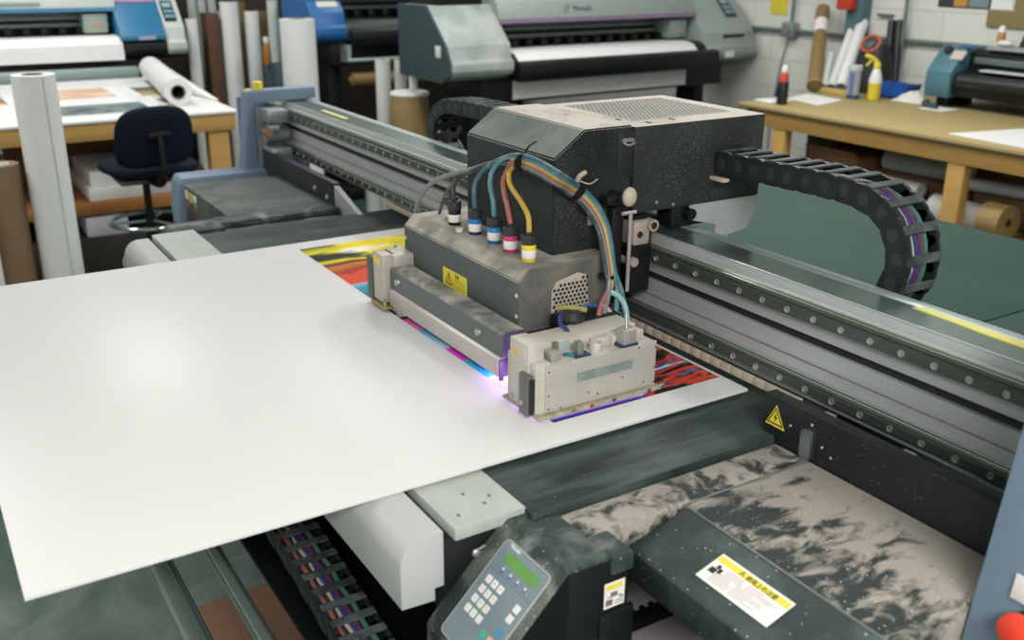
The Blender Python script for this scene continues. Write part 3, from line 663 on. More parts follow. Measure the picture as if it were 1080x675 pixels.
bottle(-1.540, .997, '#cdbb2e', '#d8c630', h5+bundle(2.0)+[ax(645, 300, -1.46), ax(637, 325, -1.43), ax(632, 346, -1.412)], yelH)
bottle(-1.893, 1.020, '#8f9696', None, None, None)
# loose grey hose arching from the tray's far end, and a second thin one
obj('hose', MB().tube([ay(438, 227, .99), ay(441, 212, .99), ay(449, 199, 1.0), ay(462, 189, 1.01), ay(480, 183, 1.02), ay(500, 178, 1.035), ay(520, 172, 1.04)]+bundle(3.9)[0:]+[ax(642, 306, -1.45), ax(637, 330, -1.42), ax(634, 347, -1.41)], .0056, 10, 5), mat('hose_grey', gryH, .45, var=.15, scale=15), ca)
obj('hose', MB().tube([ay(462, 230, 1.02), ay(470, 205, 1.025), ay(486, 187, 1.03), ay(505, 178, 1.036), ay(525, 171, 1.038)], .004, 8, 5), mat('hose_slate', '#4e5a5c', .45), ca)
# short branches beside the head
obj('hose', MB().tube([ax(640, 308, -1.452), ax(649, 310, -1.44), ax(658, 320, -1.42), ax(661, 335, -1.41), ax(660, 343, -1.405)], .0055), mat('hose_pale', '#8fb0b4', .4), ca, 'pale blue branch hose')
obj('hose', MB().tube([ax(635, 322, -1.43), ax(643, 329, -1.42), ax(648, 337, -1.41)], .005).cyl(ax(645, 332, -1.415), ax(652, 342, -1.405), .007), mat('hose_pink', '#bd8f9a', .45), ca, 'pink stub hose with black plug')
obj('hose', MB().tube([ax(629, 323, -1.43), ax(620, 322, -1.43), ax(613, 326, -1.425), ax(612, 331, -1.42)], .0045), mat('hose_navy', '#2d5276', .45), ca, 'short dark blue hose')
p = ax(640, 291, -1.47); obj('hose_tie', MB().cyl(p+Vector((0, 0, -.003)), p+Vector((0, 0, .003)), .0165), BLACK, ca)
for (px, py) in ((551, 171), (609, 202)):
    p = ay(px, py, 1.034) if px < 600 else ax(px, py, -1.524)
    q_ = ay(px+8, py+4, 1.034) if px < 600 else ax(px+8, py+8, -1.524)
    d = (q_-p).normalized(); obj('hose_tie', MB().cyl(p-d*.0025, p+d*.0025, .0185), BLACK, ca)

obj('tie_tail', MB().tube([ay(554, 161, 1.03), ay(558, 154, 1.035), ay(566, 149, 1.05)], .002, 6), BLACK, ca)

# lamp bar along the tray foot: dark upper bar, pale lower strip
P = [(.890, 1.012), (.890, 1.054), (.897, 1.060), (.936, 1.060), (.943, 1.050), (.943, 1.0)]
t = bmesh.new()
A = [t.verts.new((-1.459, y, z)) for y, z in P]; B = [t.verts.new((-1.945, y, z)) for y, z in P]
t.faces.new(A); t.faces.new(B[::-1])
for i in range(6): t.faces.new((A[i], B[i], B[(i+1) % 6], A[(i+1) % 6]))
bmesh.ops.recalc_face_normals(t, faces=t.faces[:])
mb = MB(); mb._merge(t); mb.bm.normal_update()
for f in mb.bm.faces: f.material_index = 1 if f.normal.z > .4 else 2 if f.normal.x > .7 else 0
bar = obj('lamp_bar', mb, [mat('bar_slate', '#5b6464', .45, .2, .08), dusty('bar_top', '#5a625d', '#a09a8e', .42, .6, 12, .75), mat('bar_end', '#4a4258', .5)], ca)
mb = MB()
for x in (-1.905, -1.548): mb.cyl((x, .8905, 1.034), (x, .884, 1.034), .008, .007, 12)
mb.cyl((-1.459, .915, 1.035), (-1.454, .915, 1.035), .012).cyl((-1.459, .915, 1.0), (-1.454, .915, 1.0), .006)
obj('bar_bolt', mb, BOLT, bar)
obj('lower_strip', MB().prism([(.882, .972), (.882, 1.004), (.887, 1.010), (.93, 1.010), (.93, .972)], 'x', -1.940, -1.463, .001), mat('strip_beige', '#bab4ae', .4, .3, .06), bar)
obj('end_plate', MB().plate([(-1.4629, .884, .965), (-1.4629, .884, 1.006), (-1.4629, .94, 1.010), (-1.4629, .94, .965)], (1, 0, 0), .003), mat('end_violet', '#3a3346', .4, .3), bar)
UV = bpy.data.materials.new('uv_lamp'); UV.use_nodes = True
b_ = UV.node_tree.nodes['Principled BSDF']; b_.inputs['Base Color'].default_value = (.3, .2, .5, 1); b_.inputs['Emission Color'].default_value = (.62, .35, 1., 1); b_.inputs['Emission Strength'].default_value = 7
obj('uv_lamp', MB().box(-1.53, -1.405, .893, .915, .966, .9715), UV, bar, 'glowing violet curing lamp')
# left bracket of the bar
BRK = mat('bracket_beige', '#b0a9a3', .45, .25, .08)
bk = obj('end_bracket', MB().box(-1.998, -1.948, .872, .905, .975, 1.086, .002).box(-1.998, -1.935, .895, .945, 1.045, 1.086, .003), BRK, ca)
obj('bracket_back', MB().box(-2.035, -2.005, .872, .895, .965, 1.068, .002), mat('bracket_green', '#4d5a50', .5, .3), bk)
obj('bracket_foot', MB().box(-2.005, -1.938, .866, .90, .961, .968, .0015).cyl((-1.945, .874, .966), (-1.945, .874, .985), .004), mat('foot_stained', '#8c8458', .5, .2, .4, 50), bk)
obj('yellow_mark', MB().slab((-1.992, .8718, 1.062), (.016, 0, 0), (0, 0, .018), .0004).slab((-1.972, .8718, 1.060), (.011, 0, 0), (0, 0, .018), .0004), YEL, bk)
obj('side_clip', MB().box(-2.02, -1.985, .935, .945, 1.06, 1.085, .002), STEEL, bk)

# print head
hd = obj('print_head', MB().box(-1.400, -1.2965, .864, 1.120, .966, 1.054, .002), BEIGE, ca)
obj('front_plate', MB().box(-1.2975, -1.293, .876, 1.119, .9685, 1.0565, .001), dusty('plate_beige', '#b0aca5', '#bdb8b0', .3, .65, 10, .4, .3, .13, '#6b4a33', 80), hd)
obj('window_slot', MB().box(-1.2935, -1.2922, .942, 1.064, 1.0135, 1.031), mat('slot_steel', '#87928f', .35, .2, .5, 40), hd)
obj('base_flange', MB().box(-1.405, -1.284, .857, 1.128, .9605, .9665, .001), dusty('flange_stained', '#8f8a6c', '#b5ab96', .35, .65, 30, .5, .2, .25, '#a03a30', 70), hd)
for y, z in ((.882, 1.045), (.882, 1.0), (.882, .975), (.908, .972), (.988, .980), (.968, .987), (1.093, .98), (1.116, 1.045), (1.116, 1.005), (1.116, .975), (1.043, 1.0), (1.078, 1.05)):
    obj('ink_stain', MB().sphere((-1.293, y, z), .0022, .4, 1, 1, 6), mat('stain_brown', '#5a4634', .6), hd)
for y, c in ((.93, ('mk_green', '#5f6d3a')), (.97, ('mk_red', '#a03040')), (1.02, ('mk_blue', '#3c4358')), (1.10, ('mk_blue', '#3c4358'))):
    obj('flange_mark', MB().box(-1.285, -1.2832, y-.004, y+.004, .9612, .9675), mat(c[0], c[1], .5), hd)
obj('left_shell', MB().box(-1.378, -1.317, .855, .888, .969, 1.0905, .0025), BEIGE, hd)
obj('shell_edge', MB().box(-1.318, -1.298, .858, .888, .968, 1.060, .002), BEIGE, hd)
obj('shell_stain', MB().slab((-1.368, .8547, 1.060), (.010, 0, 0), (0, 0, .013), .0004), mat('stain_yellow', '#d9b84a', .5), hd)
obj('shell_stain', MB().slab((-1.357, .8547, 1.061), (.012, 0, 0), (0, 0, .007), .0003), mat('stain_tan', '#c8b49a', .5), hd)
obj('slotted_bracket', MB().box(-1.334, -1.304, .846, .858, .963, 1.040, .002), mat('slot_bracket', '#6a6f68', .4, .4, .2), hd)
obj('slot', MB().box(-1.3045, -1.300, .848, .858, .970, 1.034, .001), INKBLK, hd)
for x, z in ((-1.37, .978), (-1.345, .974), (-1.325, .985)): obj('dome_nut', MB().sphere((x, .8535 if x < -1.34 else .8455, z), .0055, 1, .6, 1, 10), BOLT, hd)
obj('upper_block', MB().prism([(.888, 1.05), (.888, 1.068), (.905, 1.0765), (1.108, 1.0765), (1.108, 1.05)], 'x', -1.400, -1.342, .002), BEIGE, hd)
obj('step_block', MB().box(-1.342, -1.322, 1.000, 1.035, 1.054, 1.0705, .002).box(-1.345, -1.318, 1.035, 1.108, 1.054, 1.072, .002), BEIGE, hd)
obj('tall_fin', MB().box(-1.322, -1.296, 1.044, 1.074, 1.056, 1.088, .003), mat('fin_grey', '#a3a198', .4, .3), hd)
obj('fin_rod', MB().cyl((-1.31, 1.060, 1.087), (-1.318, 1.064, 1.115), .003, .0022), STEEL, hd)
obj('wire_plug', MB().box(-1.324, -1.294, 1.040, 1.078, 1.0545, 1.061, .002), mat('plug_navy', '#22305e', .5), hd)
obj('knob', MB().lathe((-1.315, .997, 1.054), [(.0120, 0), (.0120, .014), (.0105, .0165), (.0075, .0165), (.0075, .008), (0, .008)]), BEIGE, hd)
obj('connector', MB().box(-1.320, -1.304, .951, .963, 1.054, 1.081, .002), mat('conn_olive', '#84877c', .45, .3, .3), hd)
obj('connector_base', MB().box(-1.322, -1.298, .944, .975, 1.0545, 1.059, .001), mat('plug_navy', '#22305e', .5), hd)
obj('back_connector', MB().box(-1.342, -1.336, .925, .952, 1.054, 1.074, .001), mat('conn_pale', '#9aa8a8', .5), hd)
obj('small_box', MB().box(-1.336, -1.308, .896, .918, 1.054, 1.070, .002), mat('small_box_grey', '#9d9c96', .45, .2), hd)
obj('clip_stub', MB().box(-1.338, -1.330, .918, .926, 1.054, 1.080, .001), mat('clip_olive', '#6f6a44', .5), hd)
obj('teal_clip', MB().tube([(-1.325, .934, 1.055), (-1.315, .938, 1.060), (-1.310, .946, 1.057)], .0035, 6), mat('clip_teal', '#2f6f78', .5), hd)
obj('cable_clump', MB().lathe((-1.415, 1.015, 1.0765), [(.022, 0), (.024, .006), (.020, .020), (.014, .024)], seg=18), mat('clump_black', '#1e2022', .6, var=.3, scale=60), hd)
obj('ribbon_wrap', MB().tube([(-1.435, .995, 1.098), (-1.418, 1.005, 1.103), (-1.405, 1.020, 1.102), (-1.400, 1.035, 1.098)], .005, 8), mat('wrap_yellow', '#8c8646', .6, var=.3, scale=60), hd)
obj('blue_wire', MB().tube([(-1.405, .985, 1.100), (-1.395, .975, 1.104), (-1.388, .968, 1.098), (-1.383, .966, 1.088), (-1.376, .972, 1.082), (-1.372, .976, 1.074)], .0042, 8), mat('wire_navy', '#242f66', .5), hd)
obj('head_bracket', MB().box(-1.49, -1.40, .95, 1.16, .985, 1.04, .004).box(-1.47, -1.40, 1.0, 1.12, 1.04, 1.0765, .004), BLACK, ca)
obj('head_lamp', MB().box(-1.385, -1.30, .868, 1.10, .9583, .9603), UV, hd, 'violet light under the print head')

# ================================================================== cable chains
CABC = ['#a8605a', '#2c3a38', '#b9aa98', '#2f3d75', '#5a3358', '#1c1e20', '#4a6f66']
CABM = [mat('cable%d' % i, c, .45) for i, c in enumerate(CABC)]
def resample(pts, step):
    pts = [Vector(p) for p in pts]; q = []
    for i in range(len(pts)-1):
        p0, p1, p2, p3 = pts[max(i-1, 0)], pts[i], pts[i+1], pts[min(i+2, len(pts)-1)]
        for k in range(12):
            t = k/12; q.append(.5*((2*p1)+(p2-p0)*t+(2*p0-5*p1+4*p2-p3)*t*t+(3*p1-p0-3*p2+p3)*t**3))
    q.append(pts[-1]); out = [q[0]]; acc = 0
    for a, b in zip(q, q[1:]):
        l = (b-a).length
        while acc + l >= step:
            a = a + (b-a).normalized()*(step-acc); out.append(a); l = (b-a).length; acc = 0
        acc += l
    return out
def chain(label, path, y0, y1, h, pitch, loc, cable_z=0., barw=.36, up_first=True, n_c=7):
    """path: (x,z) centreline; links are pairs of side plates joined by cross bars"""
    c = thing('cable_chain', label, 'cable chain', loc)
    P = resample([(x, 0, z) for x, z in path], pitch)
    for i in range(len(P)-1):
        a, b = P[i], P[i+1]; d = (b-a).normalized(); n = Vector((-d.z, 0, d.x))  # outward of the bend
        m = (a+b)/2
        mb = MB()
        k_ = .0015*(i % 2)
        for (ya, yb, sgn) in ((y0+k_, y0+.009, -1), (y1-.009, y1-k_, 1)):
            out = []
            for k in range(7): t = PI/2+k*PI/6; out.append(a+d*(.010+math.cos(t)*h*.5)+n*(math.sin(t)*h*.5))
            for k in range(7): t = -PI/2+k*PI/6; out.append(b+d*(-.006+math.cos(t)*h*.36)+n*(math.sin(t)*h*.5))
            mb.mi = 0; mb.plate([Vector((p.x, ya, p.z)) for p in out], (0, 1, 0), yb-ya)
            yc = ya-.0008 if sgn < 0 else yb+.0008
            mb.mi = 1
            for r_ in (.013, .006):
                mb.cyl((m.x, yc if sgn < 0 else yb, m.z), (m.x, ya if sgn < 0 else yc, m.z), r_, r_*.9, 14)
                yc += sgn*.0006
        mb.mi = 0
        # inner floor
        q = m - n*(h*.46)
        for s_ in (-1,):
            w = pitch*.40; mb.slab(q-d*(w/2)+Vector((0, y0+.008-q.y, 0)), d*w, Vector((0, y1-y0-.016, 0)), .003)
        lk = obj('link', mb, [PLAST, mat('chain_boss', '#2c3535', .45, var=.4, scale=50)], c)
        w = pitch*barw; q = m + n*(h*.47)
        mb = MB().slab(q-d*(w/2)+Vector((0, y0+.001-q.y, 0)), d*w, Vector((0, y1-y0-.002, 0)), .0035)
        obj('cross_bar', mb, PLASTD, lk)
    Q = resample([(x, 0, z) for x, z in path], pitch/2)
    for k in range(n_c):
        y = y0+.017+(y1-y0-.040)*k/(n_c-1)
        pts = []
        for i, p in enumerate(Q):
            d = (Q[min(i+1, len(Q)-1)]-Q[max(i-1, 0)]).normalized(); n = Vector((-d.z, 0, d.x))
            p = p + n*(h*(.12+.06*math.sin(k*2.1))); pts.append((p.x, y+.0015*math.sin(i*1.3+k), p.z))
        obj('cable', MB().tube(pts, .0042 if k % 2 else .0055, 8, 1), CABM[k % 7], c)
    return c
# path order is chosen so that the outward side of the bend is the upper side of the top run
pathR = [(-1.86, 1.088), (-1.5, 1.088), (-1.22, 1.088), (-1.14, 1.096), (-1.095, 1.124), (-1.070, 1.166), (-1.062, 1.210), (-1.072, 1.250), (-1.100, 1.288), (-1.15, 1.310), (-1.22, 1.3165), (-1.35, 1.314), (-1.541, 1.309)]
chain('black cable chain looping down between the carriage and the near end of the gantry', pathR[::-1], 1.46, 1.552, .048, .046, (-1.3, 1.5, 1.09))
pathL = [(-1.89, 1.285), (-2.2, 1.285), (-2.45, 1.284), (-2.68, 1.279), (-2.77, 1.268), (-2.825, 1.238), (-2.850, 1.195), (-2.845, 1.15), (-2.81, 1.115), (-2.74, 1.095), (-2.5, 1.09), (-2.3, 1.09)]
pathL = pathL[::-1]
chain('black cable chain looping down between the carriage and the far end of the gantry', pathL, 1.46, 1.552, .044, .05, (-2.5, 1.5, 1.08))
pathD = [(-1.0, .583), (-1.2, .594), (-1.35, .608), (-1.64, .643), (-1.95, .655), (-2.4, .655)]
chain('black cable chain lying below the white board beside the chrome rollers', pathD[::-1], .487, .572, .044, .044, (-1.6, .53, .555))
# ================================================================== left work table
X0 = -5.475
lt = thing('work_table', 'long pine work table with a white top, shelf underneath, spread with colour prints', 'table', (-6.3, .5, 0))
obj('top', MB().box(-7.25, X0+.01, -1.2, 1.625, .885, .90, .003), mat('table_white', '#d3d6d3', .5, var=.04), lt)
obj('apron', MB().box(X0-.035, X0, -1.2, 1.61, .795, .885, .003).box(-7.22, X0-.035, 1.575, 1.61, .795, .885, .003).box(-7.22, -7.185, -1.2, 1.61, .795, .885, .003), WOOD, lt)
for x in (X0-.10, -7.2):
    for y in (-1.15, 1.46): obj('leg', MB().box(x, x+.085, y, y+.11, 0, .795, .003), WOOD, lt)
obj('shelf', MB().box(-7.2, X0-.04, -1.2, 1.50, .40, .46, .003), mat('shelf_wood', '#96632f', .6, var=.2, stretch=(1, 8, 1)), lt)
# prints lying on the table
def print_sheet(name, x0, x1, y0, y1, base, accents, label, seed, z=.9002):
    m = bpy.data.materials.new('print_'+name); m.use_nodes = True; nt = m.node_tree; b = nt.nodes['Principled BSDF']; L = nt.links.new
    tc = nt.nodes.new('ShaderNodeTexCoord'); n = nt.nodes.new('ShaderNodeTexNoise'); n.inputs['Scale'].default_value = 4; n.inputs['Detail'].default_value = 4
    mp = nt.nodes.new('ShaderNodeMapping'); mp.inputs['Location'].default_value = (seed, seed*.7, 0); mp.inputs['Scale'].default_value = (1.6, 1, 1)
    L(tc.outputs['Object'], mp.inputs[0]); L(mp.outputs[0], n.inputs[0])
    r = nt.nodes.new('ShaderNodeValToRGB'); e = r.color_ramp.elements; k = len(accents)
    while len(e) < k: e.new(.5)
    for i, c in enumerate(accents): e[i].position = .3+.4*i/max(1, k-1); e[i].color = lin(c)
    L(n.outputs[0], r.inputs[0]); L(r.outputs[0], b.inputs['Base Color']); b.inputs['Roughness'].default_value = .35
    t = thing('colour_print', label, 'print', ((x0+x1)/2, (y0+y1)/2, z), group='prints on the left table')
    obj('paper', MB().box(x0, x1, y0, y1, z, z+.001), PAPER, t)
    obj('picture', MB().box(x0+.05, x1-.05, y0+.05, y1-.05, z+.001, z+.0016), m, t)
print_sheet('photo', -6.10, -5.62, .68, 1.28, None, ['#1f2e38', '#31454e', '#7a8a86', '#2b4050', '#a9a98c'], 'print of a dark slate scene lying nearest the table front', 1)
print_sheet('food', -6.85, -6.28, .75, 1.22, None, ['#d8d0bc', '#d6c08c', '#cf9a86', '#d8b0a2', '#dcd6c8'], 'print in orange and cream lying behind the dark slate one', 4)
print_sheet('night', -6.75, -6.25, 1.26, 1.50, None, ['#1e2a33', '#4f564a', '#c0a058', '#27363c'], 'narrow dark print half under the white roll', 8, .9004)
print_sheet('plum', -6.18, -5.90, 1.29, 1.50, None, ['#3a3a44', '#5a4f5c', '#2c3038'], 'small plum grey print beside the white roll', 11, .9004)
print_sheet('sunset', -6.75, -6.25, .05, .62, None, ['#c9a44a', '#b86a3a', '#3d4a44', '#d8c8a0'], 'amber print at the left edge of the photo behind the tall roll', 15)
# the big roll on the table and the paper sheet running from it
rl = thing('paper_roll', 'thick white paper roll lying on the table beside the prints', 'roll', (-6.45, 1.43, .9))
a, b = Vector((-5.78, 1.39, .975)), Vector((-7.1, 1.545, .975))
obj('wound_paper', MB().pipe(a, b, .074, .040, 30), PAPERW, rl)
obj('core', MB().pipe(a-(b-a).normalized()*.004, b, .0405, .034, 24), mat('core_brown', '#6a5a4c', .7), rl)
mb = MB()
def cone(u, v):
    w = .19*(1-u)+.015; p = Vector((-7.0+1.15*u, 1.56+.07*u, .9015)); t_ = PI*(.03+.94*v)
    return p + Vector((0, -math.cos(t_)*w*.5, math.sin(t_)*w*.55))
mb.grid(cone, 12, 10)
single('paper_offcut', mb, PAPERW, 'curled white paper offcut tapering to the table corner, behind the thick roll', 'paper')
# reams and boxes on the shelf
def stackp(name, x0, x1, y0, y1, z0, z1, m, label, cat, group=None): return single(name, MB().box(x0, x1, y0, y1, z0, z1, .004), m, label, cat, group)
stackp('paper_stack', -6.2, -5.56, .82, 1.10, .461, .53, PAPER, 'flat white paper stack at the left of the table shelf', 'paper')
stackp('paper_stack', -6.15, -5.60, .84, 1.06, .531, .61, PAPER, 'white paper pile topping another stack on the table shelf', 'paper')
stackp('paper_carton', -6.2, -5.58, 1.115, 1.285, .461, .63, mat('carton_white', '#c5c6cc', .6), 'white carton on the table shelf behind the chair post', 'box')
single('cardboard_box', MB().box(-6.6, -5.75, .60, 1.02, .611, .78, .004) if False else MB().box(-6.9, -6.25, .55, 1.12, .461, .77, .004), BROWN, 'brown cardboard box at the back of the table shelf', 'box')
stackp('paper_carton', -6.1, -5.52, .78, .99, .2805, .385, mat('carton_white', '#c5c6cc', .6), 'white carton below the table shelf, on the dark crate', 'box')
single('dark_crate', MB().box(-6.9, -5.50, -.4, 1.4, 0, .28, .01), mat('crate_dark', '#2a2420', .7), 'dark crate on the floor deep below the work table', 'crate')
# a coiled roll at the far end below the table
rr_ = thing('brown_roll', 'brown roll end poking out beside the table leg behind the chair', 'roll', (-6.1, 1.375, .461))
obj('wound_paper', MB().pipe((-5.62, 1.375, .541), (-6.6, 1.37, .541), .08, .03, 28), mat('roll_brown', '#7b6244', .7), rr_)

# ================================================================== chair
CX, CY = -5.08, 1.03
ch = thing('drafting_chair', 'navy fabric drafting chair with a chrome foot ring in front of the work table', 'chair', (CX, CY, 0))
NAVY = mat('navy_fabric', '#0d1626', .9, var=.3, scale=60, bump=.3, spec=.15)
CHB = mat('chair_black', '#0c0e0e', .5, spec=.3)
def pad_mesh(c, sx, sy, sz, f=3.2, M=None, n=20, ev=.8):
    """rounded cushion (superellipsoid)"""
    mb = MB(); vs = []; fs = []
    def sg(x, e): return math.copysign(abs(x)**e, x)
    e = 2/f
    for i in range(n+1):
        v = -PI/2+PI*i/n
        for j in range(2*n):
            u = -PI+PI*j/n
            p = Vector((sx*sg(math.cos(v), ev)*sg(math.cos(u), e), sy*sg(math.cos(v), ev)*sg(math.sin(u), e)*(1-.10*math.sin(v) if ev < .7 else 1), sz*sg(math.sin(v), ev)))
            vs.append((M @ p if M else p)+Vector(c))
    for i in range(n):
        for j in range(2*n): fs.append((i*2*n+j, i*2*n+(j+1) % (2*n), (i+1)*2*n+(j+1) % (2*n), (i+1)*2*n+j))
    return mb.poly(vs, fs)
yaw = Matrix.Rotation(math.radians(12), 3, 'Z')
obj('seat', pad_mesh((CX-.10, CY+.03, .70), .23, .22, .045, 3, yaw), NAVY, ch)
tilt = yaw @ Matrix.Rotation(math.radians(8), 3, 'Y')
obj('backrest', pad_mesh((CX+.16, CY+.02, .885), .035, .195, .145, 2.6, tilt, ev=.55), NAVY, ch)
q = lambda x, y, z: Vector((CX, CY, 0)) + yaw @ Vector((x, y, z))
obj('back_bracket', MB().tube([q(-.05, -.01, .665), q(.14, -.01, .65), q(.22, -.012, .70), q(.225, -.012, .80), q(.215, -.012, .90)], .016, 8).box(CX+.19, CX+.225, CY-.02, CY+.085, .885, .915, .006), CHB, ch)
obj('seat_plate', MB().box(CX-.24, CX+.06, CY-.14, CY+.14, .640, .662, .006), mat('plate_olive', '#4c4a34', .6), ch)
obj('lever', MB().tube([q(-.05, .02, .645), q(-.03, .16, .64), q(-.02, .2, .60)], .007, 6).box(CX-.04, CX-.0, CY+.17, CY+.21, .57, .61, .006), CHB, ch)
obj('post', MB().cyl((CX-.06, CY, .10), (CX-.06, CY, .45), .026).cyl((CX-.06, CY, .44), (CX-.06, CY, .642), .018), CHB, ch)
mb = MB(); ring = [Vector((CX-.06+.19*math.cos(k*PI/18), CY+.19*math.sin(k*PI/18), .43)) for k in range(37)]
mb.tube(ring, .010, 10, 1)
for k in range(3):
    t_ = k*2*PI/3+.5; mb.cyl((CX-.06, CY, .43), (CX-.06+.19*math.cos(t_), CY+.19*math.sin(t_), .43), .008, seg=8)
obj('foot_ring', mb, CHROME, ch)
mb2 = MB()
for k in range(5):
    t_ = k*2*PI/5+.3; d = Vector((math.cos(t_), math.sin(t_), 0)); p = Vector((CX-.06, CY, .10))
    obj('base_leg', MB().tube([p, p+d*.15+Vector((0, 0, -.005)), p+d*.30+Vector((0, 0, -.035))], .020, 8), CHB, ch)
    mb2 = MB(); c = p+d*.30; s_ = Vector((-d.y, d.x, 0))
    mb2.cyl(Vector((c.x, c.y, .0285))+s_*-.022, Vector((c.x, c.y, .0285))+s_*-.006, .028).cyl(Vector((c.x, c.y, .0285))+s_*.006, Vector((c.x, c.y, .0285))+s_*.022, .028).cyl((c.x, c.y, .02), (c.x, c.y, .075), .008)
    obj('caster', mb2, CHB, ch)

# ================================================================== standing rolls
def roll(label, x, y, r, z1, m, core=None, z0=0., group=None, tilt=(0, 0), cat='roll', name='paper_roll'):
    t = thing(name, label, cat, (x, y, z0), group=group)
    top = Vector((x+tilt[0], y+tilt[1], z1))
    ri = r*.5
    obj('wound_paper', MB().pipe((x, y, z0), top, r, ri, 30), m, t)
    obj('core', MB().pipe((x, y, z0), top+Vector((0, 0, .002)), ri*1.01, ri*.85, 20), core or KRAFT, t)
    return t
def px_roll(label, xl, xr, yt, X, m, **k):
    a, b = ax(xl, yt, X), ax(xr, yt, X); c = (a+b)/2
    r = (b-a).length/2*.99
    return roll(label, X, c.y, r, min(c.z, k.pop('zmax', 9)), m, **k)
t = roll('tall white vinyl roll standing in front of the work table left end', -4.32, .495, .080, 1.265, PAPERW, KRAFT)
obj('loose_edge', MB().box(-4.245, -4.241, .52, .5215, .05, 1.26), mat('edge_shadow', '#b9b4b6', .6), t)
roll('brown kraft roll standing just left of the tall white vinyl roll', -4.33, .325, .072, .93, mat('kraft_roll', '#7a6348', .7), LABW)
roll('white roll at the left photo edge, beside the brown kraft roll', -4.22, .205, .062, .80, PAPERW)
GREYW = mat('grey_vinyl', '#9ea5a4', .45)
RUST = mat('rust_brown', '#4e321f', .7); KRD = mat('kraft_dark', '#6e5c38', .7)
px_roll('slim white roll standing right of the blue and white printer', 195, 208, 20, -7.6, PAPERW)
single('brown_carton', MB().box(-7.75, -7.58, 2.08, 2.17, 0, 1.29, .004), RUST, 'tall rust brown carton between the slim white roll and a grey tube', 'box')
px_roll('thin grey tube beside the rust brown carton', 228, 236, 12, -7.68, GREYW)
px_roll('tallest white roll in the rack row, reaching past the photo top', 231, 250, 2, -7.6, PAPERW, zmax=1.52)
px_roll('tall kraft tube right of the tallest white roll', 245, 258, 2, -7.88, KRD, zmax=1.52)
px_roll('white roll between two kraft tubes, below the photo top', 257, 272, 12, -7.6, PAPERW)
px_roll('short kraft tube right of two white rolls', 272, 282, 12, -7.68, KRD)
px_roll('pale pole-like tube left of the wide white roll', 281, 292, 0, -7.45, mat('pale_tube', '#b7c0bd', .5), zmax=1.55)
for i, (a, b, yb) in enumerate(((200, 207, 18), (210, 217, 16), (220, 228, 15))):
    p = ax((a+b)/2, yb, -8.3); mb = MB().cyl((-8.3, p.y, 0), (-8.3, p.y, 1.75), .035)
    single('media_tube', mb, mat('pale_tube2', '#a9b2b0', .5), ['leftmost pale tube standing deep behind the slim white roll', 'pale tube deep behind the rust brown carton', 'pale tube deep behind the thin grey tube'][i], 'tube')
px_roll('wide white roll standing behind the far end of the gantry', 295, 331, 20, -6.3, PAPERW)
tb = thing('glass_bottle', 'amber bottle with white cap among the rolls, left of the wide white roll', 'bottle', ax(285, 92, -7.2))
p = ax(284, 92, -7.2); p.z = .9505; tb.location = p; ORG[tb.name] = p
obj('body', MB().lathe(p, [(.03, 0), (.03, .12), (.015, .15)]), mat('amber', '#8a5a20', .4), tb); obj('cap', MB().cyl(p+Vector((0, 0, .15)), p+Vector((0, 0, .19)), .02), WHITE, tb)
single('shelf_cabinet', MB().box(-7.32, -7.08, 2.40, 2.575, 0, .95, .006), mat('cabinet_teal', '#2c4652', .5), 'dark teal cabinet among the rolls, carrying the amber bottle', 'cabinet')
# rolls between the two printers
px_roll('slim white roll standing left of the brown drum', 396, 411, 63, -6.3, PAPERW)
px_roll('white roll behind the brown drum, half behind the grey printer', 416, 428, 63, -6.42, PAPERW)
dr = thing('brown_drum', 'brown kraft drum with a white lid left of the grey printer', 'drum', (-6.0, 2.98, 0))
zt = ax(432, 98, -6.0).z; yc = ax(432, 98, -6.0).y
dr.location.y = yc; ORG[dr.name] = Vector((-6.0, yc, 0))
obj('body', MB().lathe((-6.0, yc, 0), [(.12, 0), (.125, .01), (.125, zt-.01), (.12, zt)], seg=32), KRAFT, dr)
obj('lid', MB().lathe((-6.0, yc, zt-.012), [(.13, 0), (.131, .012), (.12, .022), (.03, .024)], seg=32), WHITE, dr)
a_ = ax(436, 92, -6.02); single('short_roll', MB().pipe((-6.02, a_.y, zt+.0125), (-6.02, a_.y, zt+.10), .028, .015), PAPERW, 'short white roll standing on the brown drum lid', 'roll')
single('white_bucket', MB().lathe((-6.12, 2.70, 0), [(.05, 0), (.055, .55), (.058, .56)], seg=20), mat('bucket_white', '#b9bdb5', .5), 'pale canister on the floor left of the slim white roll', 'canister')

single('dark_backdrop', MB().box(-9.1, -8.55, 1.2, 5.4, 0, 2.1, .01), mat('backdrop_brown', '#2a211b', .7), 'dark brown panel added behind the standing rolls and printers', 'cabinet')  # plain dark panel added to darken the bright back wall here

